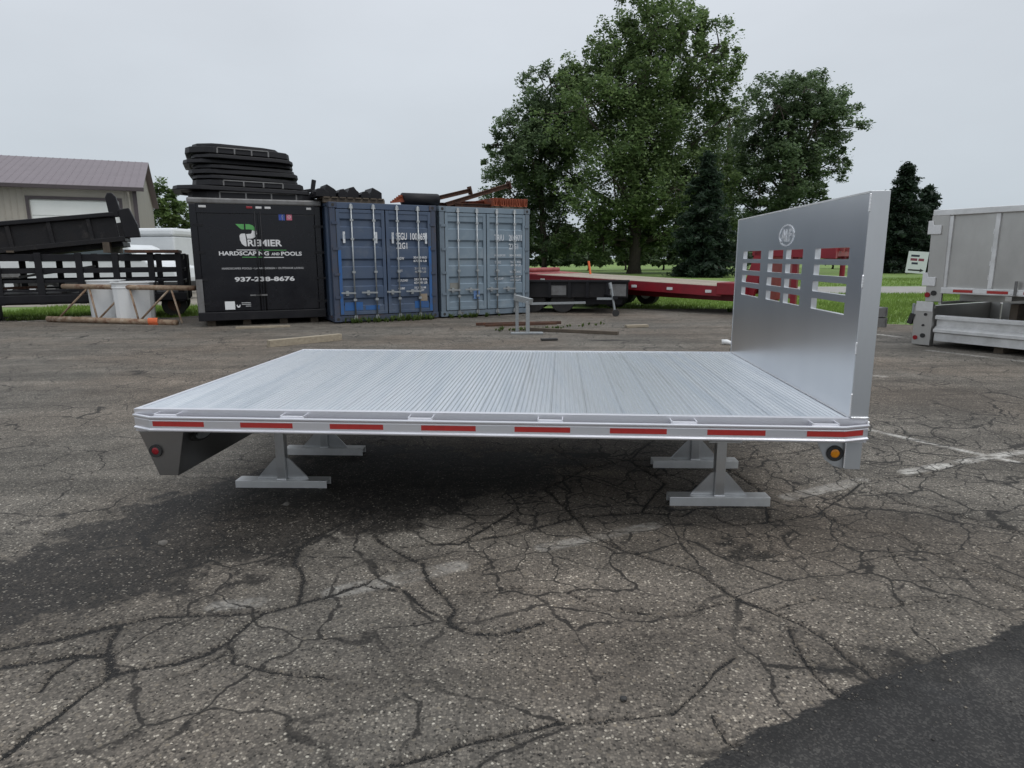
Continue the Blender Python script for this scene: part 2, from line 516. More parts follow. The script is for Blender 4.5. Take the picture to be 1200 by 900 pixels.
# ---------------- asphalt lot
CRACKS = {'C1': [[-1.45, 1.62], [-1.44, 1.71], [-1.4, 1.8], [-1.39, 1.91], [-1.36, 1.99], [-1.26, 2.03], [-1.16, 2.06], [-1.09, 2.12], [-1.05, 2.19], [-1.03, 2.32], [-1.0, 2.39], [-0.87, 2.46], [-0.77, 2.51], [-0.63, 2.64]],
 'C2': [[-1.88, 1.96], [-1.77, 2.04], [-1.68, 2.08], [-1.55, 2.12], [-1.44, 2.11], [-1.36, 2.0]], 'C3': [[-1.44, 2.1], [-1.48, 2.21], [-1.5, 2.31], [-1.38, 2.37], [-1.27, 2.37], [-1.13, 2.37], [-1.02, 2.4]],
 'C4': [[-0.87, 2.46], [-0.91, 2.66], [-1.01, 2.83], [-1.03, 2.99], [-0.99, 3.13]], 'C5': [[-0.69, 3.09], [-0.55, 2.93], [-0.42, 2.82], [-0.38, 2.66], [-0.29, 2.51], [-0.24, 2.41], [-0.25, 2.31], [-0.16, 2.25], [-0.05, 2.24], [0.13, 2.32]],
 'C6': [[-0.63, 2.64], [-0.56, 2.76], [-0.64, 2.8], [-0.48, 2.86]], 'C7': [[-0.63, 2.62], [-0.46, 2.57], [-0.36, 2.41], [-0.24, 2.34]], 'C8': [[-1.05, 2.18], [-0.97, 2.07], [-0.85, 2.02], [-0.72, 1.99], [-0.6, 1.98]],
 'C9': [[0.15, 1.76], [-0.0, 1.71], [-0.13, 1.68], [-0.25, 1.63], [-0.36, 1.59], [-0.42, 1.54]], 'C10': [[-0.25, 2.54], [-0.13, 2.56], [-0.0, 2.6], [0.18, 2.58]], 'C11': [[-0.55, 3.0], [-0.42, 3.03], [-0.26, 3.03], [-0.12, 3.26], [-0.0, 3.44]],
 'C12': [[-1.55, 1.92], [-1.57, 2.0], [-1.54, 2.09], [-1.45, 2.13]], 'C13': [[-1.03, 2.12], [-1.09, 2.02], [-1.15, 1.98]], 'C14': [[-0.99, 3.13], [-0.91, 3.3], [-0.76, 3.45]], 'C15': [[-1.5, 2.31], [-1.56, 2.28], [-1.7, 2.2], [-1.85, 2.14]],
 'D1': [[0.5, 2.99], [0.67, 2.85], [0.84, 2.73], [0.93, 2.5], [1.02, 2.4], [1.13, 2.27], [1.17, 2.16], [1.18, 2.06], [1.21, 1.96]], 'D2': [[1.05, 2.27], [1.02, 2.08], [1.02, 1.97], [1.04, 1.85]], 'D3': [[0.23, 2.54], [0.39, 2.4], [0.67, 2.37], [0.93, 2.49]],
 'D4': [[0.5, 1.8], [0.6, 1.9], [0.67, 1.99], [0.78, 2.09]], 'D5': [[0.12, 1.75], [0.36, 1.78], [0.51, 1.81]], 'D6': [[0.61, 1.79], [0.62, 1.68], [0.65, 1.64]],
 'E1': [[-0.26, 3.03], [-0.0, 3.15], [0.35, 3.37], [0.71, 3.43], [0.92, 3.37], [1.03, 3.49]], 'E2': [[0.35, 3.37], [0.39, 3.15], [0.5, 2.99]], 'E3': [[1.03, 3.49], [1.16, 3.25], [1.36, 3.28], [1.69, 3.42], [2.18, 3.91]],
 'E4': [[2.18, 3.91], [2.23, 3.54], [2.39, 3.41], [2.6, 3.13]], 'E5': [[2.18, 3.91], [2.19, 4.25], [2.03, 4.55]], 'E6': [[1.69, 3.42], [1.76, 3.19], [1.95, 3.13], [2.03, 2.8], [2.16, 2.56]], 'E7': [[1.82, 2.98], [1.75, 2.72], [1.8, 2.56]],
 'E8': [[1.05, 2.85], [1.22, 2.94], [1.33, 2.85]], 'E9': [[2.18, 3.91], [2.64, 4.05], [3.17, 4.33]], 'E10': [[1.02, 2.4], [1.27, 2.5], [1.51, 2.43], [1.79, 2.49]],
 'F1': [[0.35, 3.37], [0.2, 3.8], [0.5, 4.2], [0.3, 4.7]], 'F2': [[0.71, 3.43], [0.95, 3.9], [0.8, 4.4], [1.1, 4.9]], 'F3': [[0.5, 4.2], [0.8, 4.4], [1.4, 4.35], [2.03, 4.55], [2.6, 4.9]], 'F4': [[1.36, 3.28], [1.5, 3.8], [1.4, 4.35]]}
CW = {'C1': 1.25, 'C2': 1.9, 'C3': 1.1, 'C4': 1.3, 'C5': 1.3, 'C9': 1.0, 'D1': 1.0, 'E1': 1.1, 'C15': 1.4}
FAINT = {'D3', 'D4', 'D5', 'D6', 'E7', 'E8', 'E10', 'C13', 'C10', 'C6'}
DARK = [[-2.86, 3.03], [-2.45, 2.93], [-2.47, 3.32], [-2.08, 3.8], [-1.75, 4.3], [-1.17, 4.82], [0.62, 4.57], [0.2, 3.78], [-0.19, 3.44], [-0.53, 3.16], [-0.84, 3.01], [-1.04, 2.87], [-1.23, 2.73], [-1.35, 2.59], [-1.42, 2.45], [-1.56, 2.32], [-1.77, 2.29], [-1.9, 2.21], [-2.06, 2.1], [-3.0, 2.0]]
FRESH = [[0.28, 1.42], [0.45, 1.53], [0.51, 1.58], [0.66, 1.67], [0.81, 1.75], [0.96, 1.84], [1.11, 1.92], [1.32, 1.99], [1.49, 2.08], [1.7, 2.16], [1.96, 2.3], [2.46, 2.49], [4.2, 3.1], [7, 3.6], [7, -4], [-1.5, -4]]
PAINT = [  # x0,y0,x1,y1, half width, wear (0..1 strength)
    (2.56, 4.10, 4.6, 4.93, 0.042, 1.0), (1.62, 3.66, 2.2, 3.94, 0.05, 0.5), (0.15, 2.98, 0.75, 3.25, 0.04, 0.4), (-0.75, 2.55, -0.25, 2.79, 0.05, 0.32), (-1.2, 2.44, -1.05, 2.47, 0.04, 0.3),
    (2.85, 5.25, 3.45, 4.30, 0.028, 0.95), (1.9, 6.6, 2.85, 5.25, 0.035, 0.5), (6.66, 11.85, 6.8, 11.4, 0.06, 0.8), (4.22, 7.7, 4.36, 7.58, 0.05, 0.6), (6.25, 9.8, 7.1, 8.3, 0.05, 0.6), (-11.3, 15.1, -10.75, 15.6, 0.05, 0.8)]


def seg_d(X, Y, a, b):
    ax, ay = a
    bx, by = b
    dx, dy = bx - ax, by - ay
    t = np.clip(((X - ax) * dx + (Y - ay) * dy) / (dx * dx + dy * dy + 1e-12), 0, 1)
    return np.hypot(X - ax - t * dx, Y - ay - t * dy)


def poly_sd(X, Y, P):
    d = np.full(X.shape, 9.0)
    ins = np.zeros(X.shape, bool)
    n = len(P)
    for i in range(n):
        a, b = P[i], P[(i + 1) % n]
        d = np.minimum(d, seg_d(X, Y, a, b))
        c = (a[1] > Y) != (b[1] > Y)
        with np.errstate(divide='ignore', invalid='ignore'):
            xi = (b[0] - a[0]) * (Y - a[1]) / (b[1] - a[1] + 1e-12) + a[0]
        ins ^= c & (X < xi)
    return np.where(ins, d, -d)


NR, NC = 600, 900
yr = np.concatenate([[-400, -200, -90, -60, -40, -25, -15, -9, -6], np.linspace(-4, 0.9, 20), 0.9 * (30 / 0.9) ** (np.linspace(0, 1, NR - 19)[1:])])
NR = len(yr)
sc = np.linspace(-1, 1, NC)
sc = np.sign(sc) * np.abs(sc) ** 1.15
LX = sc[None, :] * (np.where(yr < 0, -2.2 * yr, 1.08 * yr)[:, None] + 1.5)
LX = np.concatenate([LX[:, :1] - np.array([[60.0, 25.0, 9.0, 2.5]]), LX, LX[:, -1:] + np.array([[2.5, 9.0, 25.0, 60.0]])], 1)
NC += 8
LY = np.repeat(yr[:, None], NC, 1)
# crack distance field
CD = np.full(LX.shape, 1.0)
near = (LY > 1.0) & (LY < 6.5) & (np.abs(LX) < 4.5)
nx, ny = LX[near], LY[near]
wx = nx + 0.018 * sines(nx, ny, 3, 8, 3, 22)
wy = ny + 0.018 * sines(nx, ny, 4, 8, 3, 22)
cd = np.full(nx.shape, 1.0)
for k, pl in CRACKS.items():
    w = CW.get(k, 0.9)
    if k in FAINT:
        w = 0.55
    for a, b in zip(pl[:-1], pl[1:]):
        cd = np.minimum(cd, seg_d(wx, wy, a, b) / (w * 0.8))
CD[near] = cd
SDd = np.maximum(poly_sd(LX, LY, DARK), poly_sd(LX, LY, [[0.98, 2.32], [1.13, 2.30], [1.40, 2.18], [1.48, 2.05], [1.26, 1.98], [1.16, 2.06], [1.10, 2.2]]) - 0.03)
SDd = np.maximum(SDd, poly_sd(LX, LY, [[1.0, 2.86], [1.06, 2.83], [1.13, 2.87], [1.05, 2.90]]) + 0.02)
SDf = poly_sd(LX + 0.02 * sines(LX, LY, 8, 6, 2, 9), LY + 0.02 * sines(LX, LY, 9, 6, 2, 9), FRESH)
PT = np.zeros(LX.shape)
for x0, y0, x1, y1, hw, st in PAINT:
    d = seg_d(LX, LY, (x0, y0), (x1, y1))
    PT = np.maximum(PT, st * np.clip((hw - d) / 0.02 + 0.5, 0, 1))
# edge of the lot
bxs = [-60, -20, -12.5, -8.3, -5, -2, 1, 3, 6, 6.9, 7.6, 10, 14, 20, 60]
bys = [16.6, 16.5, 16.4, 16.0, 21, 22, 18.6, 18.3, 18.1, 17.4, 13.9, 12.8, 12.2, 11.4, 8]
YB = np.interp(LX, bxs, bys) + 0.18 * sines(LX, LY, 5, 6, 0.3, 2.5)
edge = np.clip((LY - YB) / 0.5, 0, 1)
LZ = 0.006 * sines(LX, LY, 1, 6, 0.25, 1.2) - 0.009 * np.clip(1 - CD / 0.022, 0, 1) + 0.008 * np.clip(SDf / 0.03, 0, 1) + 0.002 * sines(LX, LY, 2, 6, 2, 12)
LZ = LZ - 0.09 * edge
LV = np.stack([LX.ravel(), LY.ravel(), LZ.ravel()], 1)
idx = np.arange(NR * NC).reshape(NR, NC)
LF = np.stack([idx[:-1, :-1].ravel(), idx[:-1, 1:].ravel(), idx[1:, 1:].ravel(), idx[1:, :-1].ravel()], 1)


def asphalt_mat():
    m, nt, b = nmat('old_asphalt')
    N, K = nt.nodes, nt.links
    ge = N.new('ShaderNodeNewGeometry')
    P = ge.outputs['Position']

    def attr(n):
        a = N.new('ShaderNodeAttribute')
        a.attribute_name = n
        return a.outputs['Fac']

    def noise(s, d=4, r=0.6, st=None):
        n = N.new('ShaderNodeTexNoise')
        n.inputs['Scale'].default_value = s
        n.inputs['Detail'].default_value = d
        n.inputs['Roughness'].default_value = r
        if st:
            mp_ = N.new('ShaderNodeMapping')
            mp_.inputs['Scale'].default_value = st[0]
            mp_.inputs['Rotation'].default_value = (0, 0, st[1])
            K.new(P, mp_.inputs[0])
            K.new(mp_.outputs[0], n.inputs['Vector'])
        else:
            K.new(P, n.inputs['Vector'])
        return n.outputs[0]

    def mr(v, a, b_, c=0.0, d=1.0, smooth=False):
        x = N.new('ShaderNodeMapRange')
        if smooth:
            x.interpolation_type = 'SMOOTHSTEP'
        x.inputs['From Min'].default_value, x.inputs['From Max'].default_value = a, b_
        x.inputs['To Min'].default_value, x.inputs['To Max'].default_value = c, d
        K.new(v, x.inputs['Value'])
        return x.outputs[0]

    def math_(op, a, b_=None):
        x = N.new('ShaderNodeMath')
        x.operation = op
        for i, q in enumerate((a, b_)):
            if q is None:
                continue
            if isinstance(q, (int, float)):
                x.inputs[i].default_value = q
            else:
                K.new(q, x.inputs[i])
        return x.outputs[0]

    def mix(f, a, b_, mode='MIX'):
        x = N.new('ShaderNodeMix')
        x.data_type = 'RGBA'
        x.blend_type = mode
        for i, q in ((0, f), (6, a), (7, b_)):
            if isinstance(q, (int, float)):
                x.inputs[i].default_value = q
            elif isinstance(q, tuple):
                x.inputs[i].default_value = (*q, 1)
            else:
                K.new(q, x.inputs[i])
        return x.outputs[2]

    # stones in the binder
    v1 = N.new('ShaderNodeTexVoronoi')
    v1.inputs['Scale'].default_value = 120
    K.new(P, v1.inputs['Vector'])
    sep = N.new('ShaderNodeSeparateColor')
    K.new(v1.outputs['Color'], sep.inputs[0])
    rp = N.new('ShaderNodeValToRGB')
    rp.color_ramp.interpolation = 'LINEAR'
    rp.color_ramp.elements[0].color = (0.030, 0.027, 0.023, 1)
    rp.color_ramp.elements[1].color = (0.52, 0.475, 0.40, 1)
    for pos, c in ((0.28, (0.128, 0.113, 0.096)), (0.70, (0.180, 0.158, 0.133)), (0.93, (0.245, 0.217, 0.180))):
        rp.color_ramp.elements.new(pos).color = (*c, 1)
    K.new(sep.outputs[0], rp.inputs[0])
    stone_m = mr(v1.outputs['Distance'], 0.42, 0.78, 1, 0)
    base = mix(stone_m, (0.105, 0.094, 0.081), rp.outputs[0])
    vb = N.new('ShaderNodeTexVoronoi')
    vb.inputs['Scale'].default_value = 52
    K.new(P, vb.inputs['Vector'])
    sb = N.new('ShaderNodeSeparateColor')
    K.new(vb.outputs['Color'], sb.inputs[0])
    bigst = math_('MULTIPLY', mr(vb.outputs['Distance'], 0.30, 0.42, 1, 0), mr(sb.outputs[0], 0.80, 0.84, 0, 1))
    base = mix(bigst, base, mix(sb.outputs[1], (0.075, 0.068, 0.060), (0.215, 0.185, 0.145)))
    # far away the stones average out: large scale tone
    big = noise(0.55, 4, 0.68)
    mid = noise(3.2, 4, 0.65)
    streak = noise(1.0, 3, 0.6, ((0.25, 2.2, 1), 0.25))
    tone = mix(1.0, base, mr(big, 0.3, 0.7, 0.70, 1.16), 'MULTIPLY')
    tone = mix(1.0, tone, mr(mid, 0.3, 0.7, 0.78, 1.22), 'MULTIPLY')
    tone = mix(1.0, tone, mr(streak, 0.35, 0.62, 0.72, 1.12), 'MULTIPLY')
    tint = mix(mr(noise(0.35, 2), 0.42, 0.62), (0.97, 0.985, 0.985), (1.06, 0.99, 0.93))
    tone = mix(1.0, tone, tint, 'MULTIPLY')
    # tar-dark patch and stains; shade under the deck is painted into it too
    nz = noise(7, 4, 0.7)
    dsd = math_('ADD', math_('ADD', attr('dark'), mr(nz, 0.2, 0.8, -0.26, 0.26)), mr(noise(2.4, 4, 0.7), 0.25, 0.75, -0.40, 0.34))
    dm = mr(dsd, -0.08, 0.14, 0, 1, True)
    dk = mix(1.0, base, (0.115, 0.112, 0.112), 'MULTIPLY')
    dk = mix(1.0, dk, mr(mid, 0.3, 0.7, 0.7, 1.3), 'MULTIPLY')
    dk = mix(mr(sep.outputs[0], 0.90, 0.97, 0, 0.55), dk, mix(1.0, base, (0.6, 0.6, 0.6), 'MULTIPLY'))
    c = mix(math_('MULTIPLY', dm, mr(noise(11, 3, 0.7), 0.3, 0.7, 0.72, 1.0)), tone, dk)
    # dark stains and damp spots
    stn = mr(noise(1.9, 4, 0.72), 0.60, 0.74, 0, 0.55, True)
    c = mix(stn, c, mix(1.0, c, (0.48, 0.47, 0.47), 'MULTIPLY'))
    # old paint
    pw = mr(noise(26, 4, 0.75), 0.32, 0.52, 0, 1)
    pm = math_('MULTIPLY', attr('paint'), pw)
    pm = math_('MULTIPLY', pm, mr(noise(3.4, 3), 0.38, 0.58, 0.1, 1.0))
    c = mix(pm, c, (0.52, 0.50, 0.46))
    # alligator cracks elsewhere
    wv = N.new('ShaderNodeTexNoise')
    wv.inputs['Scale'].default_value = 2.5
    wv.inputs['Detail'].default_value = 4
    K.new(P, wv.inputs['Vector'])
    va = N.new('ShaderNodeVectorMath')
    va.operation = 'MULTIPLY_ADD'
    K.new(wv.outputs['Color'], va.inputs[0])
    va.inputs[1].default_value = (0.38, 0.38, 0.0)
    K.new(P, va.inputs[2])
    v2 = N.new('ShaderNodeTexVoronoi')
    v2.feature = 'DISTANCE_TO_EDGE'
    v2.inputs['Scale'].default_value = 1.9
    K.new(va.outputs[0], v2.inputs['Vector'])
    e2 = math_('ADD', v2.outputs['Distance'], mr(noise(20, 3, 0.7), 0.2, 0.8, -0.014, 0.014))
    ck2 = mr(e2, 0.006, 0.016, 1, 0, True)
    am = math_('ADD', attr('alligator'), mr(noise(1.1, 3, 0.6), 0.3, 0.7, -0.5, 0.5))
    ck2 = math_('MULTIPLY', ck2, mr(am, -0.05, 0.35, 0.0, 0.85))
    v4 = N.new('ShaderNodeTexVoronoi')
    v4.feature = 'DISTANCE_TO_EDGE'
    v4.inputs['Scale'].default_value = 4.6
    K.new(va.outputs[0], v4.inputs['Vector'])
    e4 = math_('ADD', v4.outputs['Distance'], mr(noise(24, 3, 0.7), 0.2, 0.8, -0.022, 0.022))
    ck4 = math_('MULTIPLY', mr(e4, 0.010, 0.028, 1, 0, True), mr(am, 0.30, 0.75, 0.0, 0.8))
    ck2 = math_('MAXIMUM', ck2, ck4)
    c = mix(ck2, c, (0.012, 0.011, 0.010))
    # the large cracks, with loose dark grit along them
    cdn = math_('ADD', math_('MULTIPLY', attr('crack'), mr(noise(5.5, 2), 0.3, 0.7, 0.75, 1.7)), mr(noise(75, 3, 0.75), 0.2, 0.8, -0.015, 0.015))
    halo = mr(cdn, 0.012, 0.04, 0.42, 0, True)
    c = mix(halo, c, mix(1.0, c, (0.42, 0.40, 0.38), 'MULTIPLY'))
    ck = mr(cdn, 0.0085, 0.0125, 1, 0, True)
    c = mix(ck, c, mix(mr(noise(160, 2), 0.45, 0.62), (0.008, 0.0075, 0.007), (0.03, 0.028, 0.025)))
    # newer blacktop
    fm = mr(math_('ADD', attr('fresh'), mr(noise(16, 4, 0.7), 0.2, 0.8, -0.035, 0.035)), -0.004, 0.012, 0, 1, True)
    v3 = N.new('ShaderNodeTexVoronoi')
    v3.inputs['Scale'].default_value = 160
    K.new(P, v3.inputs['Vector'])
    s3 = N.new('ShaderNodeSeparateColor')
    K.new(v3.outputs['Color'], s3.inputs[0])
    fc = mix(mr(s3.outputs[1], 0.55, 1.0), (0.026, 0.025, 0.0245), (0.062, 0.059, 0.055))
    dust = mr(noise(2.1, 3, 0.7), 0.45, 0.72, 0.0, 0.85)
    fc = mix(dust, fc, mix(1.0, fc, (2.0, 1.95, 1.85), 'MULTIPLY'))
    fc = mix(mr(math_('ADD', attr('fresh'), mr(nz, 0.2, 0.8, -0.06, 0.06)), 0.05, 0.16, 0.8, 0.0, True), fc, mix(1.0, fc, (0.5, 0.5, 0.5), 'MULTIPLY'))
    c = mix(fm, c, fc)
    # pale weathering dust further away from the traffic
    K.new(c, b.inputs['Base Color'])
    K.new(mr(dm, 0, 1, 0.88, 0.72), b.inputs['Roughness'])
    b.inputs['Specular IOR Level'].default_value = 0.35
    h = math_('MULTIPLY', math_('SUBTRACT', 1.0, v1.outputs['Distance']), 0.35)
    h = math_('ADD', h, math_('MULTIPLY', sep.outputs[1], 0.5))
    h = math_('ADD', h, math_('MULTIPLY', noise(30, 2), 0.8))
    bp = N.new('ShaderNodeBump')
    bp.inputs['Strength'].default_value = 0.5
    bp.inputs['Distance'].default_value = 0.006
    K.new(h, bp.inputs['Height'])
    K.new(bp.outputs[0], b.inputs['Normal'])
    return m


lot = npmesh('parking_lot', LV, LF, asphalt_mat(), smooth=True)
tag(lot, kind='structure')
AL = np.clip(poly_sd(LX, LY, [[-0.9, 3.2], [-0.5, 2.6], [0.1, 2.55], [0.6, 2.75], [1.3, 3.05], [1.7, 2.5], [2.2, 2.45], [3.5, 3.2], [5.5, 5.0], [4.5, 6.2], [1, 5.4], [-0.2, 4.8]]) / 0.7 + 0.45, 0, 1)
AL = np.maximum(AL, 0.30)
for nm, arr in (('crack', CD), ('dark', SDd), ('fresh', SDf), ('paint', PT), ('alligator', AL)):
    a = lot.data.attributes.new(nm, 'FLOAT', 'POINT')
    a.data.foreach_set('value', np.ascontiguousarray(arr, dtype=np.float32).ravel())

# ---------------- road and gravel yard
ROADM = pmat('pale_road', (0.33, 0.32, 0.30), 0.9, 0.0, (0.25, 0.24, 0.225), 1.5, (0.3, 0.7), bump=0.3, bscale=12)
GRAVELM = pmat('gravel', (0.30, 0.27, 0.22), 0.95, 0.0, (0.20, 0.18, 0.15), 2.0, (0.3, 0.7), bump=0.6, bscale=20)


def sheet(name, pts, z, mat):
    mb = MB()
    n = len(pts) // 2
    mb.add([(x, y, z) for x, y in pts], [(i, i + 1, 2 * n - 2 - i, 2 * n - 1 - i) for i in range(n - 1)])
    return tag(mb.build(name, mat, recalc=False), kind='structure')


xs = np.linspace(-4, 120, 32)
lo = [(x, 26.0 + 0.012 * (x - 15) + 0.12 * math.sin(x * 1.3)) for x in xs]
hi = [(x, 32.5 + 0.012 * (x - 15) + 0.12 * math.sin(x * 1.1 + 2)) for x in xs]
sheet('road', lo + hi[::-1], -0.038, ROADM)
xs = np.linspace(-60, -6, 28)
lo = [(x, 20.5 + 0.25 * math.sin(x * 0.9) + 0.1 * math.sin(x * 3.1)) for x in xs]
hi = [(x, 60 + 0.25 * math.sin(x)) for x in xs]
sheet('gravel_yard', lo + hi[::-1], -0.038, GRAVELM)

# ---------------- grass blades and weeds


def blades(name, regions, n, hmin, hmax, w, mat, label, cat, z=-0.05):
    tot = sum((r[1] - r[0]) * (r[3] - r[2]) * r[4] for r in regions)
    Vs = []
    for r in regions:
        k = int(n * (r[1] - r[0]) * (r[3] - r[2]) * r[4] / tot)
        x = rng.uniform(r[0], r[1], k)
        y = rng.uniform(r[2], r[3], k)
        yb = np.interp(x, bxs, bys)
        keep = (y > yb + 0.1 + 0.2 * rng.standard_normal(k)) & ~((y > 25.8) & (y < 32.8))
        keep &= (sines(x, y, 77, 6, 0.3, 3) + rng.uniform(-0.6, 0.9, k)) > -0.3
        x, y = x[keep], y[keep]
        k = len(x)
        h = rng.uniform(hmin, hmax, k)
        a = rng.uniform(0, 2 * np.pi, k)
        ww = w * rng.uniform(0.6, 1.3, k)
        lean = rng.normal(0, 0.35, (k, 2)) * h[:, None]
        p0 = np.stack([x - np.cos(a) * ww, y - np.sin(a) * ww, np.full(k, z)], 1)
        p1 = np.stack([x + np.cos(a) * ww, y + np.sin(a) * ww, np.full(k, z)], 1)
        p2 = np.stack([x + lean[:, 0], y + lean[:, 1], z + h], 1)
        Vs.append(np.stack([p0, p1, p2], 1).reshape(-1, 3))
    V = np.concatenate(Vs)
    F = np.arange(len(V)).reshape(-1, 3)
    o = npmesh(name, V, F, mat)
    tag(o, label, cat, kind='stuff')


blades('grass', [(6.6, 17, 12.3, 26, 1.0), (2.5, 7.0, 17.6, 26, 1.0), (-14, -7, 15.7, 20.5, 1.2), (14, 34, 33, 45, 0.25)], 90000, 0.05, 0.14, 0.014, GRASS,
       'short green lawn grass along the edge of the lot', 'grass')


def weeds(name, spots, label):
    Vs = []
    for (x0, y0, x1, y1, n, hh) in spots:
        for i in range(n):
            t = rng.uniform()
            cx, cy = x0 + (x1 - x0) * t + rng.normal(0, 0.06), y0 + (y1 - y0) * t + rng.normal(0, 0.06)
            s = rng.uniform(0.4, 1.0)
            for j in range(14):
                a = rng.uniform(0, 2 * np.pi)
                ln = hh * s * rng.uniform(0.5, 1.0)
                out_ = rng.uniform(0.2, 0.9)
                d = np.array([np.cos(a) * out_, np.sin(a) * out_, 1.0])
                d = d / np.linalg.norm(d) * ln
                sd_ = np.array([-np.sin(a), np.cos(a), 0]) * 0.012
                p = np.array([cx, cy, -0.005])
                Vs.append([p - sd_ * 0.5, p + d * 0.6 + sd_, p + d, p + d * 0.6 - sd_])
    V = np.array(Vs).reshape(-1, 3)
    F = np.arange(len(V)).reshape(-1, 4)
    tag(npmesh(name, V, F, WEED), label, 'weeds', kind='stuff')


weeds('weeds', [(-3.6, 14.25, -1.8, 15.25, 60, 0.22), (-1.6, 15.4, -0.2, 16.1, 26, 0.20), (-0.3, 12.7, 1.0, 12.9, 34, 0.12), (-12.0, 15.2, -10.2, 15.6, 45, 0.2), (1.0, 13.3, 2.0, 13.9, 12, 0.1), (5.5, 17.0, 6.8, 17.4, 20, 0.2)],
      'ragged green weeds growing at the feet of the containers and scrap')


LR, LC = np.where((LY > 1.3) & (LY < 6.0) & (np.abs(LX) < 0.95 * LY + 0.4))
wgt = 0.12 + 1.0 * (CD[LR, LC] < 0.06) + 0.35 * (SDd[LR, LC] > -0.1) + 0.25 * (np.abs(SDf[LR, LC]) < 0.08)
wgt = wgt / LY[LR, LC] ** 0.5
pick = rng.choice(len(LR), 5200, p=wgt / wgt.sum())
gp = np.stack([LX[LR[pick], LC[pick]], LY[LR[pick], LC[pick]], LZ[LR[pick], LC[pick]]], 1) + rng.normal(0, 0.006, (5200, 3)) * np.array([1, 1, 0])
gs = np.clip(rng.lognormal(-5.75, 0.42, 5200), 0.0015, 0.009)
octa = np.array([[1, 0, 0], [-1, 0, 0], [0, 1, 0], [0, -1, 0], [0, 0, 0.75], [0, 0, -0.75]], float)
ofc = np.array([[0, 2, 4], [2, 1, 4], [1, 3, 4], [3, 0, 4], [2, 0, 5], [1, 2, 5], [3, 1, 5], [0, 3, 5]])
ang = rng.uniform(0, 2 * np.pi, 5200)
OV = octa[None] * gs[:, None, None] * rng.uniform(0.65, 1.3, (5200, 6, 1))
ca, sa = np.cos(ang)[:, None], np.sin(ang)[:, None]
OV = np.stack([OV[..., 0] * ca - OV[..., 1] * sa, OV[..., 0] * sa + OV[..., 1] * ca, OV[..., 2]], 2) + gp[:, None, :] + np.array([0, 0, 0.3]) * gs[:, None, None]
OF = (ofc[None] + 6 * np.arange(5200)[:, None, None]).reshape(-1, 3)


def grit_mat():
    m, nt, b = nmat('loose_grit')
    N, K = nt.nodes, nt.links
    ge = N.new('ShaderNodeNewGeometry')
    rp = N.new('ShaderNodeValToRGB')
    rp.color_ramp.elements[0].color = (0.035, 0.033, 0.03, 1)
    rp.color_ramp.elements[1].color = (0.24, 0.21, 0.17, 1)
    e_ = rp.color_ramp.elements.new(0.6)
    e_.color = (0.10, 0.09, 0.078, 1)
    K.new(ge.outputs['Random Per Island'], rp.inputs[0])
    K.new(rp.outputs[0], b.inputs['Base Color'])
    b.inputs['Roughness'].default_value = 0.9
    return m


tag(npmesh('loose_grit', OV.reshape(-1, 3), OF, grit_mat()), 'loose grit and small stones scattered along the asphalt cracks', 'gravel', kind='stuff')

# ================================================================== TREES
def tube_np(pts, rs, n=7):
    mb = MB()
    mb.tube(pts, list(rs), n)
    return mb


def leaf_mesh(C, size, up=0.35, aspect=0.62):
    """diamond leaf sprigs at points C"""
    k = len(C)
    nrm = rng.standard_normal((k, 3))
    nrm[:, 2] = np.abs(nrm[:, 2]) + up
    nrm /= np.linalg.norm(nrm, axis=1)[:, None]
    t = rng.standard_normal((k, 3))
    t -= (t * nrm).sum(1)[:, None] * nrm
    t /= np.linalg.norm(t, axis=1)[:, None]
    bb = np.cross(nrm, t)
    s = size * np.clip(rng.lognormal(-0.08, 0.38, k), 0.4, 2.2)[:, None]
    V = np.stack([C - t * s, C + bb * s * aspect + nrm * s * 0.12, C + t * s, C - bb * s * aspect + nrm * s * 0.12], 1).reshape(-1, 3)
    return V, np.arange(k * 4).reshape(-1, 4)


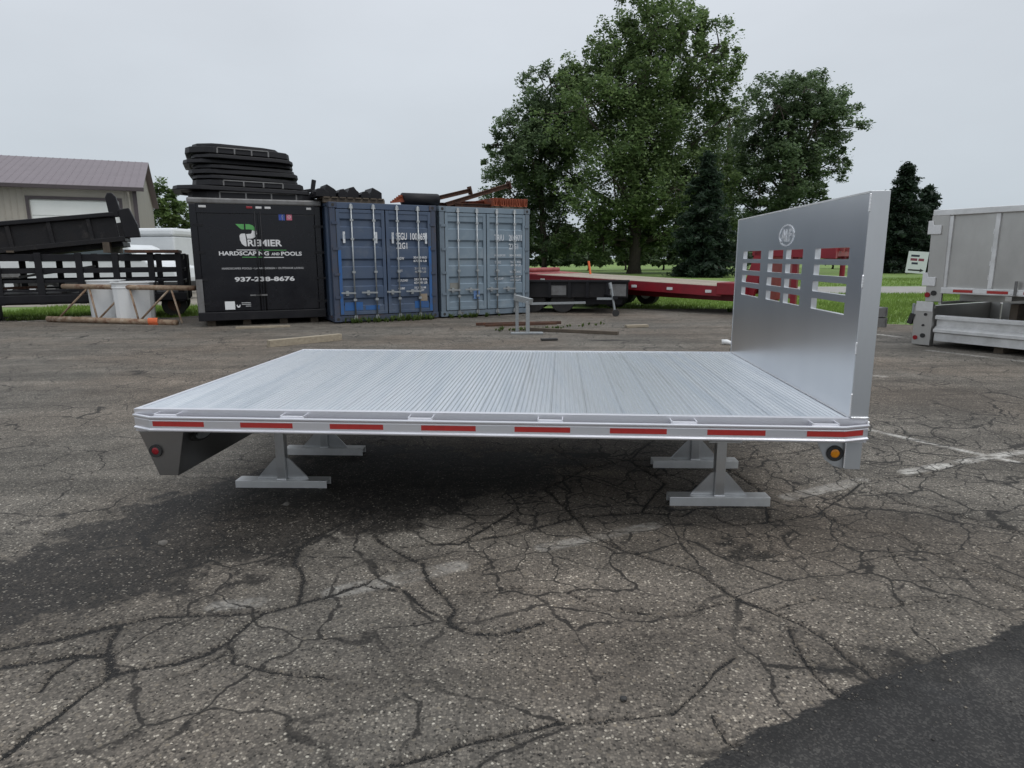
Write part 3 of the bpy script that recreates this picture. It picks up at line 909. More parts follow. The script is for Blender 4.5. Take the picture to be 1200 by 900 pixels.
def tree(name, label, cat, base, lobes, n_leaf, size, mat, trunk_r, depth=0.8, group=None, top=None, clump=0.22, droop=0.0):
    """lobes: (x, z, r) in the plane of the tree, spread in depth; crown of leaf clumps, trunk with limbs"""
    bx_, by_ = base
    root = thing(name, label, cat, (bx_, by_, -0.05), 0, group)
    L = []
    for (x, z, r) in lobes:
        L.append((x - bx_, rng.normal(0, depth * r * 0.55), z + 0.05, r))
        if r > 2.0:
            L.append((x - bx_ + rng.normal(0, r * 0.2), rng.choice([-1, 1]) * r * rng.uniform(0.5, 1.1), z + 0.05 - r * 0.12, r * 0.78))
    W = np.array([l[3] ** 2 for l in L])
    pts = []
    tot = W.sum()
    twig = MB()
    for l, w in zip(L, W):
        nl = int(n_leaf * w / tot)
        kc = max(8, int(nl / 130))
        d = rng.standard_normal((kc, 3))
        d /= np.linalg.norm(d, axis=1)[:, None]
        rr = l[3] * (rng.uniform(0.32, 1.0, kc) ** 0.6 + rng.exponential(0.06, kc))
        cc = np.array(l[:3]) + d * rr[:, None] * np.array([1, 1, 0.95])
        cc[:, 2] = np.maximum(cc[:, 2], 0.9)
        sz = l[3] * clump * rng.uniform(0.55, 1.35, kc)
        ci = rng.integers(0, kc, nl)
        g = np.clip(rng.standard_normal((nl, 3)), -1.7, 1.7) * np.array([1, 1, 0.75 + droop])
        p = cc[ci] + g * sz[ci][:, None] * 0.62
        p[:, 2] -= droop * np.abs(g[:, 2]) * sz[ci] * 0.5
        pts.append(p)
        for q in cc[:: max(1, kc // 5)]:
            twig.tube([tuple(l[:3]), tuple((np.array(l[:3]) + q) / 2 + rng.normal(0, 0.15, 3)), tuple(q)], [trunk_r * 0.13, trunk_r * 0.09, trunk_r * 0.03], 5)
    P = np.concatenate(pts)
    P = P[P[:, 2] > 0.35]
    V, F = leaf_mesh(P, size, up=1.0)
    npmesh('crown', V, F, mat, root)
    # trunk
    zt = top if top else max(l[1] for l in lobes) * 0.85
    cx = np.average([l[0] for l in L], weights=W)
    tp = [(0, 0, 0), (0.05, 0, zt * 0.12), (cx * 0.15, 0.1, zt * 0.35), (cx * 0.4, 0.1, zt * 0.65), (cx * 0.6, 0.0, zt)]
    mb = MB()
    mb.tube(tp, [trunk_r * 1.35, trunk_r, trunk_r * 0.8, trunk_r * 0.5, trunk_r * 0.15], 10)
    tr = mb.build('trunk', BARK, root, smooth=True)
    lim = MB()
    for l in L:
        c = Vector(l[:3])
        zs = max(zt * 0.14, min(zt * 0.85, c.z * rng.uniform(0.45, 0.7)))
        t = zs / zt
        s = Vector((cx * 0.6 * max(0, t - 0.1), 0.05, zs))
        mid = (s + c) / 2 + Vector((rng.normal(0, 0.3), rng.normal(0, 0.3), 0.3))
        lim.tube([s, mid, c], [trunk_r * 0.38, trunk_r * 0.26, trunk_r * 0.13], 6)
    lim.build('limbs', BARK, tr, smooth=True, recalc=False)
    tag(twig.build('twigs', BARK, tr, recalc=False), kind='stuff')
    return root


T1 = [[12.0, 20.6, 3.2], [9.2, 19.6, 3.1], [15.0, 20.9, 2.3], [18.1, 19.5, 2.1], [17.1, 16.7, 3.1], [12.9, 17.1, 4.0], [8.8, 15.7, 3.9], [6.1, 17.1, 2.4], [5.8, 13.6, 3.4], [10.8, 12.1, 4.8], [15.4, 12.8, 4.2], [18.8, 13.5, 1.8], [4.7, 9.9, 3.2], [8.6, 8.0, 4.0], [13.3, 7.7, 4.0], [17.1, 9.1, 3.2], [7.1, 4.6, 2.8], [11.1, 5.6, 2.4], [15.0, 4.0, 2.8], [8.8, 3.3, 2.2], [13.2, 3.2, 2.2], [18.0, 4.6, 2.6], [18.6, 8.0, 2.0], [11.0, 3.0, 1.9], [10.0, 2.6, 1.5], [5.5, 2.6, 1.8]]
T2 = [[3.3, 17.0, 2.6], [1.3, 13.6, 2.7], [4.2, 14.0, 3.0], [-0.3, 11.3, 2.4], [-1.4, 12.2, 1.2], [2.5, 10.5, 3.4], [0.1, 7.7, 3.0], [3.4, 6.9, 3.4], [0.9, 4.5, 3.0], [4.2, 3.6, 2.6], [-0.8, 5.3, 1.7], [2.2, 2.0, 1.7]]
T4 = [[26.6, 16.4, 2.5], [24.0, 15.0, 3.0], [28.9, 15.3, 2.3], [30.5, 13.1, 2.0], [27.3, 13.1, 3.5], [23.1, 11.6, 3.0], [28.7, 10.1, 2.8], [25.2, 9.3, 3.5], [30.7, 10.5, 1.5], [22.6, 7.0, 3.0], [27.4, 6.6, 2.5], [24.8, 4.3, 2.5], [29.0, 6.6, 1.5]]
T5 = [[25.3, 17.1, 3.2], [24.7, 11.8, 4.4], [24.0, 6.3, 4.2], [25.4, 2.8, 2.8]]
L1 = [[-31.2, 6.5, 1.7], [-29.8, 5.4, 1.6], [-31.8, 4.5, 1.6], [-30.4, 3.2, 1.6]]
L2 = [[-31.1, 5.1, 1.3], [-30.1, 4.1, 1.3], [-31.6, 3.3, 1.3]]
tree('broadleaf_tree', 'tallest broadleaf tree, huge loose crown behind the red trailer', 'tree', (11.4, 62), T1, 150000, 0.125, LEAF_A, 0.55, group='broadleaf trees beyond the lawn', top=17.5, droop=0.35)
tree('broadleaf_tree', 'left broadleaf tree rising behind the right end of the grey container', 'tree', (3.2, 66), T2, 72000, 0.12, LEAF_B, 0.36, group='broadleaf trees beyond the lawn', top=14)
tree('broadleaf_tree', 'right broadleaf tree with rounded crown above the aluminium headboard', 'tree', (25.6, 64), T4, 74000, 0.12, LEAF_B, 0.40, group='broadleaf trees beyond the lawn', top=14)
tree('broadleaf_tree', 'rear broadleaf tree filling the gap between the tallest and the right tree', 'tree', (24.6, 78), T5, 28000, 0.14, LEAF_B, 0.4, group='broadleaf trees beyond the lawn', top=14)
tree('yard_tree', 'light green tree between the building corner and black truck box', 'tree', (-30.8, 60), L1, 14000, 0.12, LEAF_C, 0.2, top=5)
tree('yard_tree', 'small light green tree half hidden by the black truck box', 'tree', (-28.6, 64), [(a + 2.2, b, c) for a, b, c in L2], 8000, 0.12, LEAF_C, 0.16, top=4.4)


def spruce(label, base, h, r, n, lean=0.0, group=None, ex=0.62):
    root = thing('spruce_tree', label, 'tree', (base[0], base[1], -0.05), 0, group)
    mb = MB()
    mb.tube([(0, 0, 0), (lean * 0.5, 0, h * 0.5), (lean, 0, h * 0.98)], [r * 0.09, r * 0.055, 0.015], 8)
    tr = mb.build('trunk', BARK, root, smooth=True)
    br = MB()
    pts = []
    nb = int(h * 17)
    for i in range(nb):
        t = (i + rng.uniform(0, 1)) / nb
        z = h * (0.04 + 0.95 * t)
        ln = r * (1 - t) ** ex * rng.uniform(0.52, 1.18) + 0.12
        a = rng.uniform(0, 2 * np.pi)
        d = np.array([np.cos(a), np.sin(a), 0])
        s = np.array([lean * t, 0, z])
        tip = s + d * ln + np.array([0, 0, -ln * 0.22 + 0.25 * t])
        br.tube([s, tip], [0.03, 0.008], 4)
        k = int(n / nb * (0.35 + 1.3 * (1 - t)))
        u = rng.uniform(0.12, 1, k) ** 0.75
        p = s + (tip - s) * u[:, None]
        sp = 0.13 + 0.22 * ln * (1 - u) * 0.7
        p += rng.standard_normal((k, 3)) * sp[:, None] * np.array([1, 1, 0.45])
        p[:, 2] -= rng.uniform(0, 0.28, k)
        pts.append(p)
    P = np.concatenate(pts)
    P = P[P[:, 2] > 0.06]
    V, F = leaf_mesh(P, 0.17, up=0.5, aspect=0.38)
    npmesh('crown', V, F, NEEDLE, root)
    br.build('branches', BARK, tr, recalc=False)
    return root


spruce('dark spruce in front of the big trees, left of the headboard', (14.3, 50), 8.9, 3.2, 20000, group='dark spruces on the lawn', ex=0.8)
spruce('dark spruce between the headboard and the dump bodies, taller of the pair', (34.7, 60), 9.5, 2.9, 24000, group='dark spruces on the lawn')
spruce('shorter dark spruce of the pair, behind the stacked dump bodies', (37.4, 61), 7.6, 2.7, 20000, group='dark spruces on the lawn')

# undergrowth along the far side of the lawn: individual shrubs
for i, (x, y, h) in enumerate([(-3, 76, 3.0), (1.0, 77, 3.6), (5.0, 78, 3.2), (9.0, 78, 3.8), (13.5, 79, 3.4), (18.0, 79, 3.9), (22.5, 84, 3.5), (28, 80, 3.2), (33, 82, 3.4), (40, 83, 3.6), (46, 84, 3.2)]):
    tree('shrub', 'dark green shrub in the low hedge behind the big trees', 'shrub', (x, y),
         [(x - 1.6, h * 0.5, 1.7), (x, h * 0.62, 1.9), (x + 1.7, h * 0.5, 1.7), (x, h * 0.25, 1.6)], 2600, 0.26, LEAF_B, 0.12, group='shrubs of the far hedge', top=h * 0.7)

# far woodland that reads as one mass
pts = []
for i in range(150):
    x = rng.uniform(-230, 260)
    y = rng.uniform(210, 260)
    h = rng.uniform(7, 13)
    k = 190
    d = rng.standard_normal((k, 3))
    d /= np.linalg.norm(d, axis=1)[:, None]
    pts.append(np.array([x, y, h * 0.5]) + d * np.array([h * 0.55, h * 0.55, h * 0.52]) * rng.uniform(0.5, 1, (k, 1)))
P = np.concatenate(pts)
P = P[P[:, 2] > 0]
V, F = leaf_mesh(P, 0.9)
tag(npmesh('distant_woodland', V, F, LEAF_B), 'distant dark green woodland along the horizon', 'woodland', kind='stuff')

# ================================================================== METAL BUILDING (left)
def rib_panel(mb, x0, x1, y, z0, z1, pitch=0.23, d=0.02, w=0.04):
    """vertical ribs proud of a wall facing -y"""
    x = x0 + pitch / 2
    while x < x1 - w:
        mb.prism([(x - w / 2, y), (x - w / 4, y - d), (x + w / 4, y - d), (x + w / 2, y)], 'z', z0, z1)
        x += pitch


bl = thing('metal_building', 'taupe metal building with mauve metal roof and a white overhead door', 'building', (-16.85, 30.6, -0.04), R(25))
BW, BD, EH, RH = 20.0, 12.0, 4.62, 6.40           # local x runs left (negative) from the right corner
wall = MB()
wall.box(-BW, -4.05, 0, 0.2, 0, EH)
wall.box(-0.72, 0, 0, 0.2, 0, EH)
wall.box(-4.05, -0.72, 0, 0.2, 4.0, EH)
wall.prism([(0.2, 0), (BD, 0), (BD, EH), (BD / 2, RH - 0.1), (0.2, EH)], 'x', -0.2, 0)
wall.box(-BW, -0.2, BD - 0.2, BD, 0, EH)
wall.build('wall', WALL_TAUPE, bl)
rb = MB()
rib_panel(rb, -BW, -4.15, 0, 0.1, EH - 0.02)
rib_panel(rb, -0.62, 0, 0, 0.1, EH - 0.02)
tag(rb.build('siding_ribs', WALL_TAUPE, bl), kind='stuff')
d = MB()
d.box(-4.05, -0.72, 0.1, 0.14, 0.0, 4.0)
od = d.build('overhead_door', DOOR_WHITE, bl)
for k in range(6):
    MB().box(-4.03, -0.74, 0.07, 0.1, 0.03 + k * 0.66, 0.66 * (k + 1)).build('door_panel', DOOR_WHITE, od, bevel=0.01)
t = MB()
t.box(-4.17, -4.05, -0.03, 0.1, 0, 4.12)
t.box(-0.72, -0.60, -0.03, 0.1, 0, 4.12)
t.box(-4.05, -0.72, -0.03, 0.1, 4.0, 4.12)
t.build('door_trim', TRIM_BROWN, bl)
rf = MB()
ov = 0.35
for s in (0, 1):
    y0, y1 = (-ov, BD / 2) if s == 0 else (BD + ov, BD / 2)
    z0 = EH - ov * (RH - EH) / (BD / 2)
    rf.add([(-BW, y0, z0), (0.3, y0, z0), (0.3, y1, RH), (-BW, y1, RH), (-BW, y0, z0 + 0.06), (0.3, y0, z0 + 0.06), (0.3, y1, RH + 0.06), (-BW, y1, RH + 0.06)],
           [(0, 1, 2, 3), (4, 5, 6, 7), (0, 1, 5, 4), (1, 2, 6, 5), (2, 3, 7, 6), (3, 0, 4, 7)])
roof = rf.build('roof', ROOF_MAUVE, bl)
rs = MB()
x = -BW + 0.2
z0 = EH - ov * (RH - EH) / (BD / 2) + 0.06
while x < 0.25:
    rs.add([(x - .03, -ov, z0), (x + .03, -ov, z0), (x + .012, -ov, z0 + .018), (x - .012, -ov, z0 + .018), (x - .03, BD / 2, RH + .06), (x + .03, BD / 2, RH + .06), (x + .012, BD / 2, RH + .078), (x - .012, BD / 2, RH + .078)],
           [(0, 1, 2, 3), (4, 5, 6, 7), (0, 1, 5, 4), (1, 2, 6, 5), (2, 3, 7, 6), (3, 0, 4, 7)])
    x += 0.3
tag(rs.build('roof_ribs', ROOF_MAUVE, roof), kind='stuff')
g = MB()
g.box(-BW, 0.33, -ov - 0.12, -ov, z0 - 0.16, z0 + 0.01)
g.build('gutter', TRIM_BROWN, bl, bevel=0.02)
MB().box(-0.16, 0.0, -0.06, 0.0, 0, EH - 0.05).build('corner_trim', TRIM_BROWN, bl)
MB().tube([(-0.3, -0.1, 0.1), (-0.3, -0.1, EH - 0.5), (-0.3, -0.35, EH - 0.2)], 0.05, 8).build('downspout', WALL_TAUPE, bl)
lt = MB().box(-6.05, -5.5, -0.2, 0, 4.0, 4.2).build('wall_light', WHITE_PAINT, bl, bevel=0.03)

# white vehicles behind the black trailers
wt = thing('cargo_trailer', 'long white cargo trailer parked behind the black trailers', 'trailer', (-18.0, 27.0, 0), R(-4))
MB().box(-6.5, 4.6, 0, 2.4, 0.75, 2.3).build('body', WHITE_PAINT, wt, bevel=0.06)
MB().box(-6.55, 4.65, -0.06, 2.46, 2.3, 2.62).build('roof', WHITE_PAINT, wt, bevel=0.1)
MB().box(-6.5, 4.6, -0.03, 0.0, 0.70, 0.86).build('side_skirt', GREY_STEEL, wt)
for xx in (-2.6, -1.6):
    w_ = MB().disc((xx, 0.02, 0.36), 0.37, 'y', 0.24, 20).build('wheel', RUBBER, wt)
    MB().disc((xx, 0.0, 0.36), 0.2, 'y', 0.03, 16).build('rim', WHITE_PAINT, w_)
vn = thing('parked_van', 'white van with a dark window band parked by the gravel yard', 'van', (-14.2, 23.6, 0), R(-4))
prof = [(-3.4, 0.42), (2.35, 0.42), (2.4, 0.75), (2.3, 1.12), (1.4, 1.28), (0.75, 1.82), (0.5, 1.92), (-3.2, 1.95), (-3.4, 1.8)]
MB().prism(prof, 'y', 0, 1.8).build('body', WHITE_PAINT, vn, bevel=0.05)
MB().box(-3.0, 0.35, -0.012, 0.0, 1.34, 1.74).build('side_window', GLASS_DARK, vn)
MB().prism([(0.42, 1.34), (1.18, 1.34), (0.66, 1.74), (0.42, 1.74)], 'y', -0.012, 0).build('front_window', GLASS_DARK, vn)
MB().box(-3.45, 2.45, -0.03, 1.83, 0.42, 0.62).build('bumper', RUBBER, vn, bevel=0.03)
for xx in (-2.3, 1.5):
    w_ = MB().disc((xx, -0.03, 0.33), 0.34, 'y', 0.22, 20).build('wheel', RUBBER, vn)
    MB().disc((xx, -0.045, 0.33), 0.19, 'y', 0.03, 14).build('rim', GREY_STEEL, w_)

# ================================================================== BLACK STAKE TRAILER, DUMP BED (left)
st = thing('stake_trailer', 'black steel stake side trailer standing at the edge of the grass', 'trailer', (-12.39, 14.83, 0), R(23))
STM = Matrix.Translation((-12.39, 14.83, 0)) @ Matrix.Rotation(R(23), 4, 'Z')
LN = 4.55


def stake_side(y, nm):
    for z0_, z1_ in ((1.36, 1.52), (1.08, 1.19), (0.86, 0.93), (0.66, 0.71)):
        MB().box(-1.5, LN, y, y + 0.05, z0_, z1_).build('side_rail', BLACK_STEEL, st, bevel=0.006)
    for xx in (-0.9, -0.1, 0.7, 1.15 + 0.35, 2.3, 3.05, 3.8, LN - 0.14):
        MB().box(xx, xx + 0.14, y - 0.06, y - 0.003, 0.36, 1.55).build('stake_post', BLACK_STEEL, st, bevel=0.008)


stake_side(0.0, 'near')
stake_side(2.1, 'far')
MB().box(-1.5, LN + 0.05, 0.06, 2.08, 0.36, 0.60).build('deck_frame', BLACK_WORN, st, bevel=0.01)
MB().box(-1.5, LN + 0.05, -0.075, 0.055, 0.40, 0.58).build('bottom_rail', BLACK_STEEL, st, bevel=0.01)
for z0_, z1_ in ((1.40, 1.50), (1.10, 1.17), (0.82, 0.89)):
    MB().box(LN - 0.02, LN + 0.04, 0.052, 2.1, z0_, z1_).build('end_rail', BLACK_STEEL, st)
for yy in (0.6, 1.3):
    MB().box(LN + 0.045, LN + 0.1, yy, yy + 0.1, 0.4, 1.52).build('end_post', BLACK_STEEL, st)
for xx in (0.2, 1.9, 3.4):
    MB().box(xx, xx + 0.12, 0.2, 2.0, 0.60, 0.64).build('crossmember', BLACK_WORN, st)
for yy in (0.12, 1.75):
    w_ = MB().disc((4.28, yy, 0.27), 0.29, 'y', 0.22, 22).build('wheel', RUBBER, st, bevel=0.02)
    MB().disc((4.28, yy - 0.02, 0.27), 0.15, 'y', 0.05, 16).build('rim', RUST, w_)
for xx in (0.05, 0.5):
    MB().box(xx, xx + 0.14, 0.3, 0.45, 0.0, 0.38).build('landing_leg', BLACK_STEEL, st)
# scrap lying inside it
for i, (xx, zz, ln, mt, lb) in enumerate([(0.3, 0.72, 1.2, RUST, 'rusty flat bar lying low inside the black stake trailer'), (2.2, 0.70, 1.0, RED_FADED, 'red faded bar lying inside the black stake trailer'), (0.9, 0.98, 1.6, GREY_STEEL, 'grey steel bar sloping across the inside of the black stake trailer')]):
    a = MB().bar((0, 0, 0), (ln, 0.15, 0.25 if i == 2 else 0.03), 0.08, 0.06).build('steel_bar', mt)
    a.matrix_world = STM @ Matrix.Translation((xx, 0.6 + 0.25 * i, zz))
    tag(a, lb, 'steel bar', 'scrap in the stake trailer')

db = thing('dump_bed', 'worn black steel dump bed resting on top of the stake trailer', 'dump bed', (-12.96, 14.62, 1.42), 0)
db.rotation_euler = (0, R(-6.6), R(23))
sp_ = MB().prism([(0.0, 0.10), (0.03, 0.10), (0.03, 0.52), (-0.05, 0.54), (-0.05, 0.60), (0.05, 0.60), (0.06, 0.02), (0.0, 0.02)], 'x', -1.2, 3.9)
sp_.build('side_panel', BLACK_WORN, db)
MB().box(-1.2, 3.9, -0.07, 0.06, 0.54, 0.64).build('top_rail', BLACK_STEEL, db, bevel=0.015)
MB().box(-1.2, 4.0, -0.05, 0.07, -0.05, 0.06).build('bottom_rail', BLACK_WORN, db, bevel=0.01)
MB().box(-1.2, 3.9, 0.07, 1.9, -0.02, 0.05).build('floor', BLACK_WORN, db)
MB().box(-1.2, 3.9, 1.9, 1.96, 0.0, 0.50).build('side_panel', BLACK_WORN, db)
for xx in (0.1, 0.9, 1.7, 2.5, 3.3):
    MB().box(xx, xx + 0.08, -0.035, 0.0, 0.06, 0.53).build('side_rib', BLACK_WORN, db)
MB().prism([(3.80, 0.52), (3.80, 0.98), (3.86, 1.08), (3.96, 1.08), (4.02, 0.98), (4.06, 0.52)], 'y', -0.06, 0.1).build('tail_pillar', BLACK_STEEL, db, bevel=0.02)
MB().prism([(4.02, 0.02), (4.0, 0.68), (4.24, 0.70), (4.34, 0.3), (4.34, 0.0)], 'y', -0.10, 0.12).build('hinge_bracket', BLACK_STEEL, db, bevel=0.02)
MB().prism([(0.9, 0.60), (1.0, 1.05), (1.25, 1.12), (1.40, 0.98), (1.62, 0.60)], 'y', -0.06, 0.1).build('side_guard', BLACK_STEEL, db, bevel=0.02)
MB().box(-1.2, 3.9, 0.3, 1.6, -0.16, -0.05).build('subframe', BLACK_WORN, db)
for xx, zz_ in ((1.0, 1.60), (2.9, 1.80)):
    b_ = tag(MB().box(xx, xx + 0.14, -0.05, 2.1, 1.555, zz_).build('timber_block', TIMBER_DARK), 'dark timber block under the dump bed, %s one' % ('left' if xx < 2 else 'right'), 'timber', 'blocks under the dump bed')
    b_.matrix_world = STM
pl = MB().box(3.35, 4.5, -0.15, 1.3, 1.556, 1.62).build('flat_plate', RUST)
pl.matrix_world = STM
tag(pl, 'flat rusty plate on the right end of the stake trailer', 'plate')

# white bins
def bin_(label, x, y, rz, w, h, squareness):
    root = thing('plastic_bin', label, 'bin', (x, y, 0), rz, 'white plastic bins by the trailer')
    n = 28
    def ring_(r, z):
        o_ = []
        for k in range(n):
            a = 2 * math.pi * k / n
            c, s = math.cos(a), math.sin(a)
            q = squareness
            f = (abs(c) ** q + abs(s) ** q) ** (-1 / q)
            o_.append((r * f * c, r * f * s, z))
        return o_
    rings = [ring_(w * 0.44, 0.0), ring_(w * 0.45, 0.02), ring_(w * 0.49, h * 0.97), ring_(w * 0.515, h * 0.975), ring_(w * 0.515, h), ring_(w * 0.475, h), ring_(w * 0.43, 0.04)]
    vs_ = [p for r_ in rings for p in r_]
    fs_ = []
    for i in range(len(rings) - 1):
        for k in range(n):
            fs_.append((i * n + k, i * n + (k + 1) % n, (i + 1) * n + (k + 1) % n, (i + 1) * n + k))
    fs_.append(tuple(range(n))[::-1])
    fs_.append(tuple(range((len(rings) - 1) * n, len(rings) * n)))
    MB().add(vs_[:], fs_).build('body', WHITE_PLASTIC, root, smooth=False, bevel=0.004)
    hb = MB()
    hb.tube(ring_(w * 0.487, h * 0.86) + [ring_(w * 0.487, h * 0.86)[0]], 0.012, 6, cap=False)
    hb.build('hoop', WHITE_PLASTIC, root, smooth=True)
    return root


bin_('left white plastic bin, rounder one behind the rusty lattice frame', -9.38, 15.35, 0.2, 0.74, 0.93, 3.0)
bin_('right white plastic bin, wider squarish one behind the rusty lattice frame', -8.56, 15.0, 0.5, 0.86, 0.90, 5.0)

# rusty lattice girder leaning on the bins
tr_ = thing('lattice_girder', 'rusty tan pipe lattice girder lying in front of the white bins', 'girder', (-10.55, 14.95, 0.0), 0)
B0, B1 = Vector((0, 0, 0.07)), Vector((3.35, -0.85, 0.05))
A0, A1 = Vector((0.4, 0.05, 0.80)), Vector((3.75, -0.72, 0.78))
MB().tube([B0, B1], 0.065, 12).build('bottom_chord', RUST_PALE, tr_, smooth=True)
MB().tube([A0, A1], 0.055, 12).build('top_chord', RUST_PALE, tr_, smooth=True)
tz = [0.02, 0.12, 0.30, 0.47, 0.62, 0.78, 0.90]
for i in range(6):
    p = B0.lerp(B1, 0.08 + 0.16 * i) if i % 2 == 0 else A0.lerp(A1, 0.05 + 0.155 * i)
    q = A0.lerp(A1, 0.05 + 0.155 * (i + 1)) if i % 2 == 0 else B0.lerp(B1, 0.08 + 0.16 * (i + 1))
    MB().tube([p, q], 0.022, 8).build('web_bar', RUST_PALE, tr_, smooth=True)
fl = MB()
p = B0.lerp(B1, 0.80) + Vector((-10.55, 14.95, 0))
n = 6
vs_, fs_ = [], []
for i in range(n + 1):
    a = -0.4 + 2.4 * i / n
    for sgn in (0, 1):
        vs_.append((p.x + sgn * 0.24, p.y - 0.068 * math.cos(a - 0.6) - 0.012 - sgn * 0.06, p.z + 0.09 - 0.17 * (i / n) + 0.012 * math.sin(i * 1.7 + sgn)))
for i in range(n):
    fs_.append((2 * i, 2 * i + 1, 2 * i + 3, 2 * i + 2))
fo = fl.add(vs_, fs_).build('warning_flag', ORANGE_CLOTH, recalc=False)
sm = fo.modifiers.new('thick', 'SOLIDIFY')
sm.thickness = 0.004
tag(fo, 'bright orange vinyl flag hung on the end of the rusty lattice girder', 'flag')
tm = MB().bar((-11.4, 15.5, 0.035), (-9.95, 15.75, 0.035), 0.14, 0.06).build('plank', TIMBER)
tag(tm, 'pale plank on the ground left of the lattice girder', 'plank')

# ================================================================== BLACK TRUCK BOX
BXA = R(23)
bx_ = thing('truck_box', 'glossy black box with white PREMIER lettering set on blocks', 'truck box', (-6.50, 13.65, 0), BXA)
XW, XD, Z0, Z1 = 2.57, 4.6, 0.22, 2.62
MB().box(0.0, XW, 0.06, XD, Z0, Z1 - 0.12).build('body', BLACK_GLOSS, bx_, bevel=0.02)
MB().box(-0.03, XW + 0.03, -0.01, XD + 0.02, Z1 - 0.12, Z1).build('roof_rail', GREY_STEEL, bx_, bevel=0.03)
for a, b in ((0.0, 0.13), (XW - 0.13, XW)):
    MB().box(a, b, 0.0, 0.06, Z0, Z1 - 0.12).build('corner_post', BLACK_GLOSS, bx_, bevel=0.015)
MB().box(0.13, XW - 0.13, 0.0, 0.06, Z1 - 0.30, Z1 - 0.12).build('header', BLACK_GLOSS, bx_)
MB().box(0.0, XW, -0.05, 0.06, Z0 - 0.10, Z0 + 0.08).build('sill', BLACK_STEEL, bx_, bevel=0.012)
for a, b in ((0.135, XW / 2 - 0.006), (XW / 2 + 0.006, XW - 0.135)):
    dr = MB().box(a, b, 0.012, 0.06, Z0 + 0.09, Z1 - 0.31).build('door', BLACK_GLOSS, bx_, bevel=0.008)
    hx = a - 0.07 if a < 1 else b + 0.0
    for zz in (0.45, 0.95, 1.5, 2.05):
        MB().box(hx - 0.03, hx + 0.17, -0.004, 0.012, zz, zz + 0.05).build('hinge', BLACK_STEEL, dr)
    lx = b - 0.05 if a < 1 else a + 0.05
    MB().tube([(lx, -0.012, Z0 + 0.02), (lx, -0.012, Z1 - 0.25)], 0.014, 8).build('lock_rod', BLACK_STEEL, dr, smooth=True)
    MB().box(lx - 0.20, lx + 0.03, -0.035, -0.022, 0.62, 0.65).build('lock_handle', GREY_STEEL, dr)
MB().box(0.008, 0.13, -0.006, 0.0, 0.3, 0.98).build('scuff_plate', GREY_STEEL, bx_)
for xx, w_ in ((0.18, 0.14), (1.08, 0.12), (1.26, 0.12), (1.44, 0.12), (2.28, 0.1)):
    MB().box(xx, xx + w_, -0.02, 0.0, Z1 - 0.20, Z1 - 0.155).build('marker_light', LENS_WHITE if xx > 1.2 else LENS_RED if xx > 0.5 else LENS_WHITE, bx_, bevel=0.006)
for xx in (0.15, 0.85, 1.6, 2.25):
    for yy in (0.15, XD - 0.4):
        MB().box(xx, xx + 0.16, yy, yy + 0.22, 0.0, Z0 - 0.1).build('block', TIMBER_DARK, bx_)
MB().box(0.05, XW - 0.05, 0.35, XD - 0.45, 0.10, Z0).build('subframe', BLACK_STEEL, bx_)


def fx(px):
    return (px - 229) / 158 * XW


def fz(py):
    return Z0 + 0.02 + (372 - py) / 140 * (Z1 - Z0)


def bt(body, px0, px1, py0, py1, mat, bold=0.012, nm='lettering'):
    return text(nm, body, fx(px0), fz(py1), fx(px1) - fx(px0), fz(py0) - fz(py1), mat, bx_, y=0.0085 if False else -0.001, bold=bold)


# the doors' faces stand at y = 0.012, lettering a little proud of the posts' plane is moved onto them
def on_door(o):
    o.location.y = 0.0115
    return o


on_door(bt('REMIER', 294, 336, 281.5, 289.5, LETTER_WHITE, 0.03))
on_door(bt('HARDSCAPING', 259, 319, 295.6, 300.6, LETTER_WHITE, 0.03))
on_door(bt('AND', 322, 332, 297.2, 300.4, LETTER_WHITE, 0.03))
on_door(bt('POOLS', 334, 360, 296.0, 301.0, LETTER_WHITE, 0.03))
on_door(bt('HARDSCAPES POOLS \u2022 LAWN DESIGN \u2022 OUTDOOR LIVING', 261, 361, 315.0, 317.4, LETTER_GREY, 0.03))
on_door(bt('937-238-8676', 275, 349, 326.5, 332.3, LETTER_WHITE, 0.035))


def plate(px0, px1, py0, py1, mat, nm, t=0.002):
    o_ = MB().box(fx(px0), fx(px1), -0.001 - t, -0.001, fz(py1), fz(py0)).build(nm, mat, bx_)
    return on_door(o_)


plate(280, 306, 293.6, 294.5, LETTER_WHITE, 'lettering_line')
plate(307, 341, 293.8, 294.6, LETTER_GREEN, 'lettering_line')
plate(286, 311, 302.3, 303.1, LETTER_GREEN, 'lettering_line')
plate(312, 337, 302.5, 303.5, LETTER_WHITE, 'lettering_line')
plate(334, 341.5, 249.5, 258, ICON_BLUE, 'social_icon')
on_door(bt('f', 337.5, 340.5, 250.2, 257.9, LETTER_WHITE, 0.03))
plate(343.5, 350.5, 249.8, 257.8, ICON_PINK, 'social_icon')
rg = MB().ring((0, 0, 0), 0.6, 0.8, 'y', 0.001, 24)
for (a, b) in ((345, 349),):
    cxp, czp = (fx(a) + fx(b)) / 2, (fz(251.6) + fz(256)) / 2
    sxp = (fx(b) - fx(a)) / 1.7
    rg.v = [(cxp + p[0] * sxp, -0.005 + p[1], czp + p[2] * sxp) for p in rg.v]
on_door(rg.build('social_icon_ring', LETTER_WHITE, bx_))
plate(261, 273, 356, 366, WHITE_PLASTIC, 'sticker')
# the P emblem: leaf (green), bowl (green to white), stem (white)


def pe(pts, mat):
    o_ = MB().prism([(fx(281 + (x - 150) / 15.0), fz(263 + (y - 115) / 15.0)) for x, y in pts], 'y', -0.003, -0.001).build('emblem', mat, bx_)
    return on_door(o_)


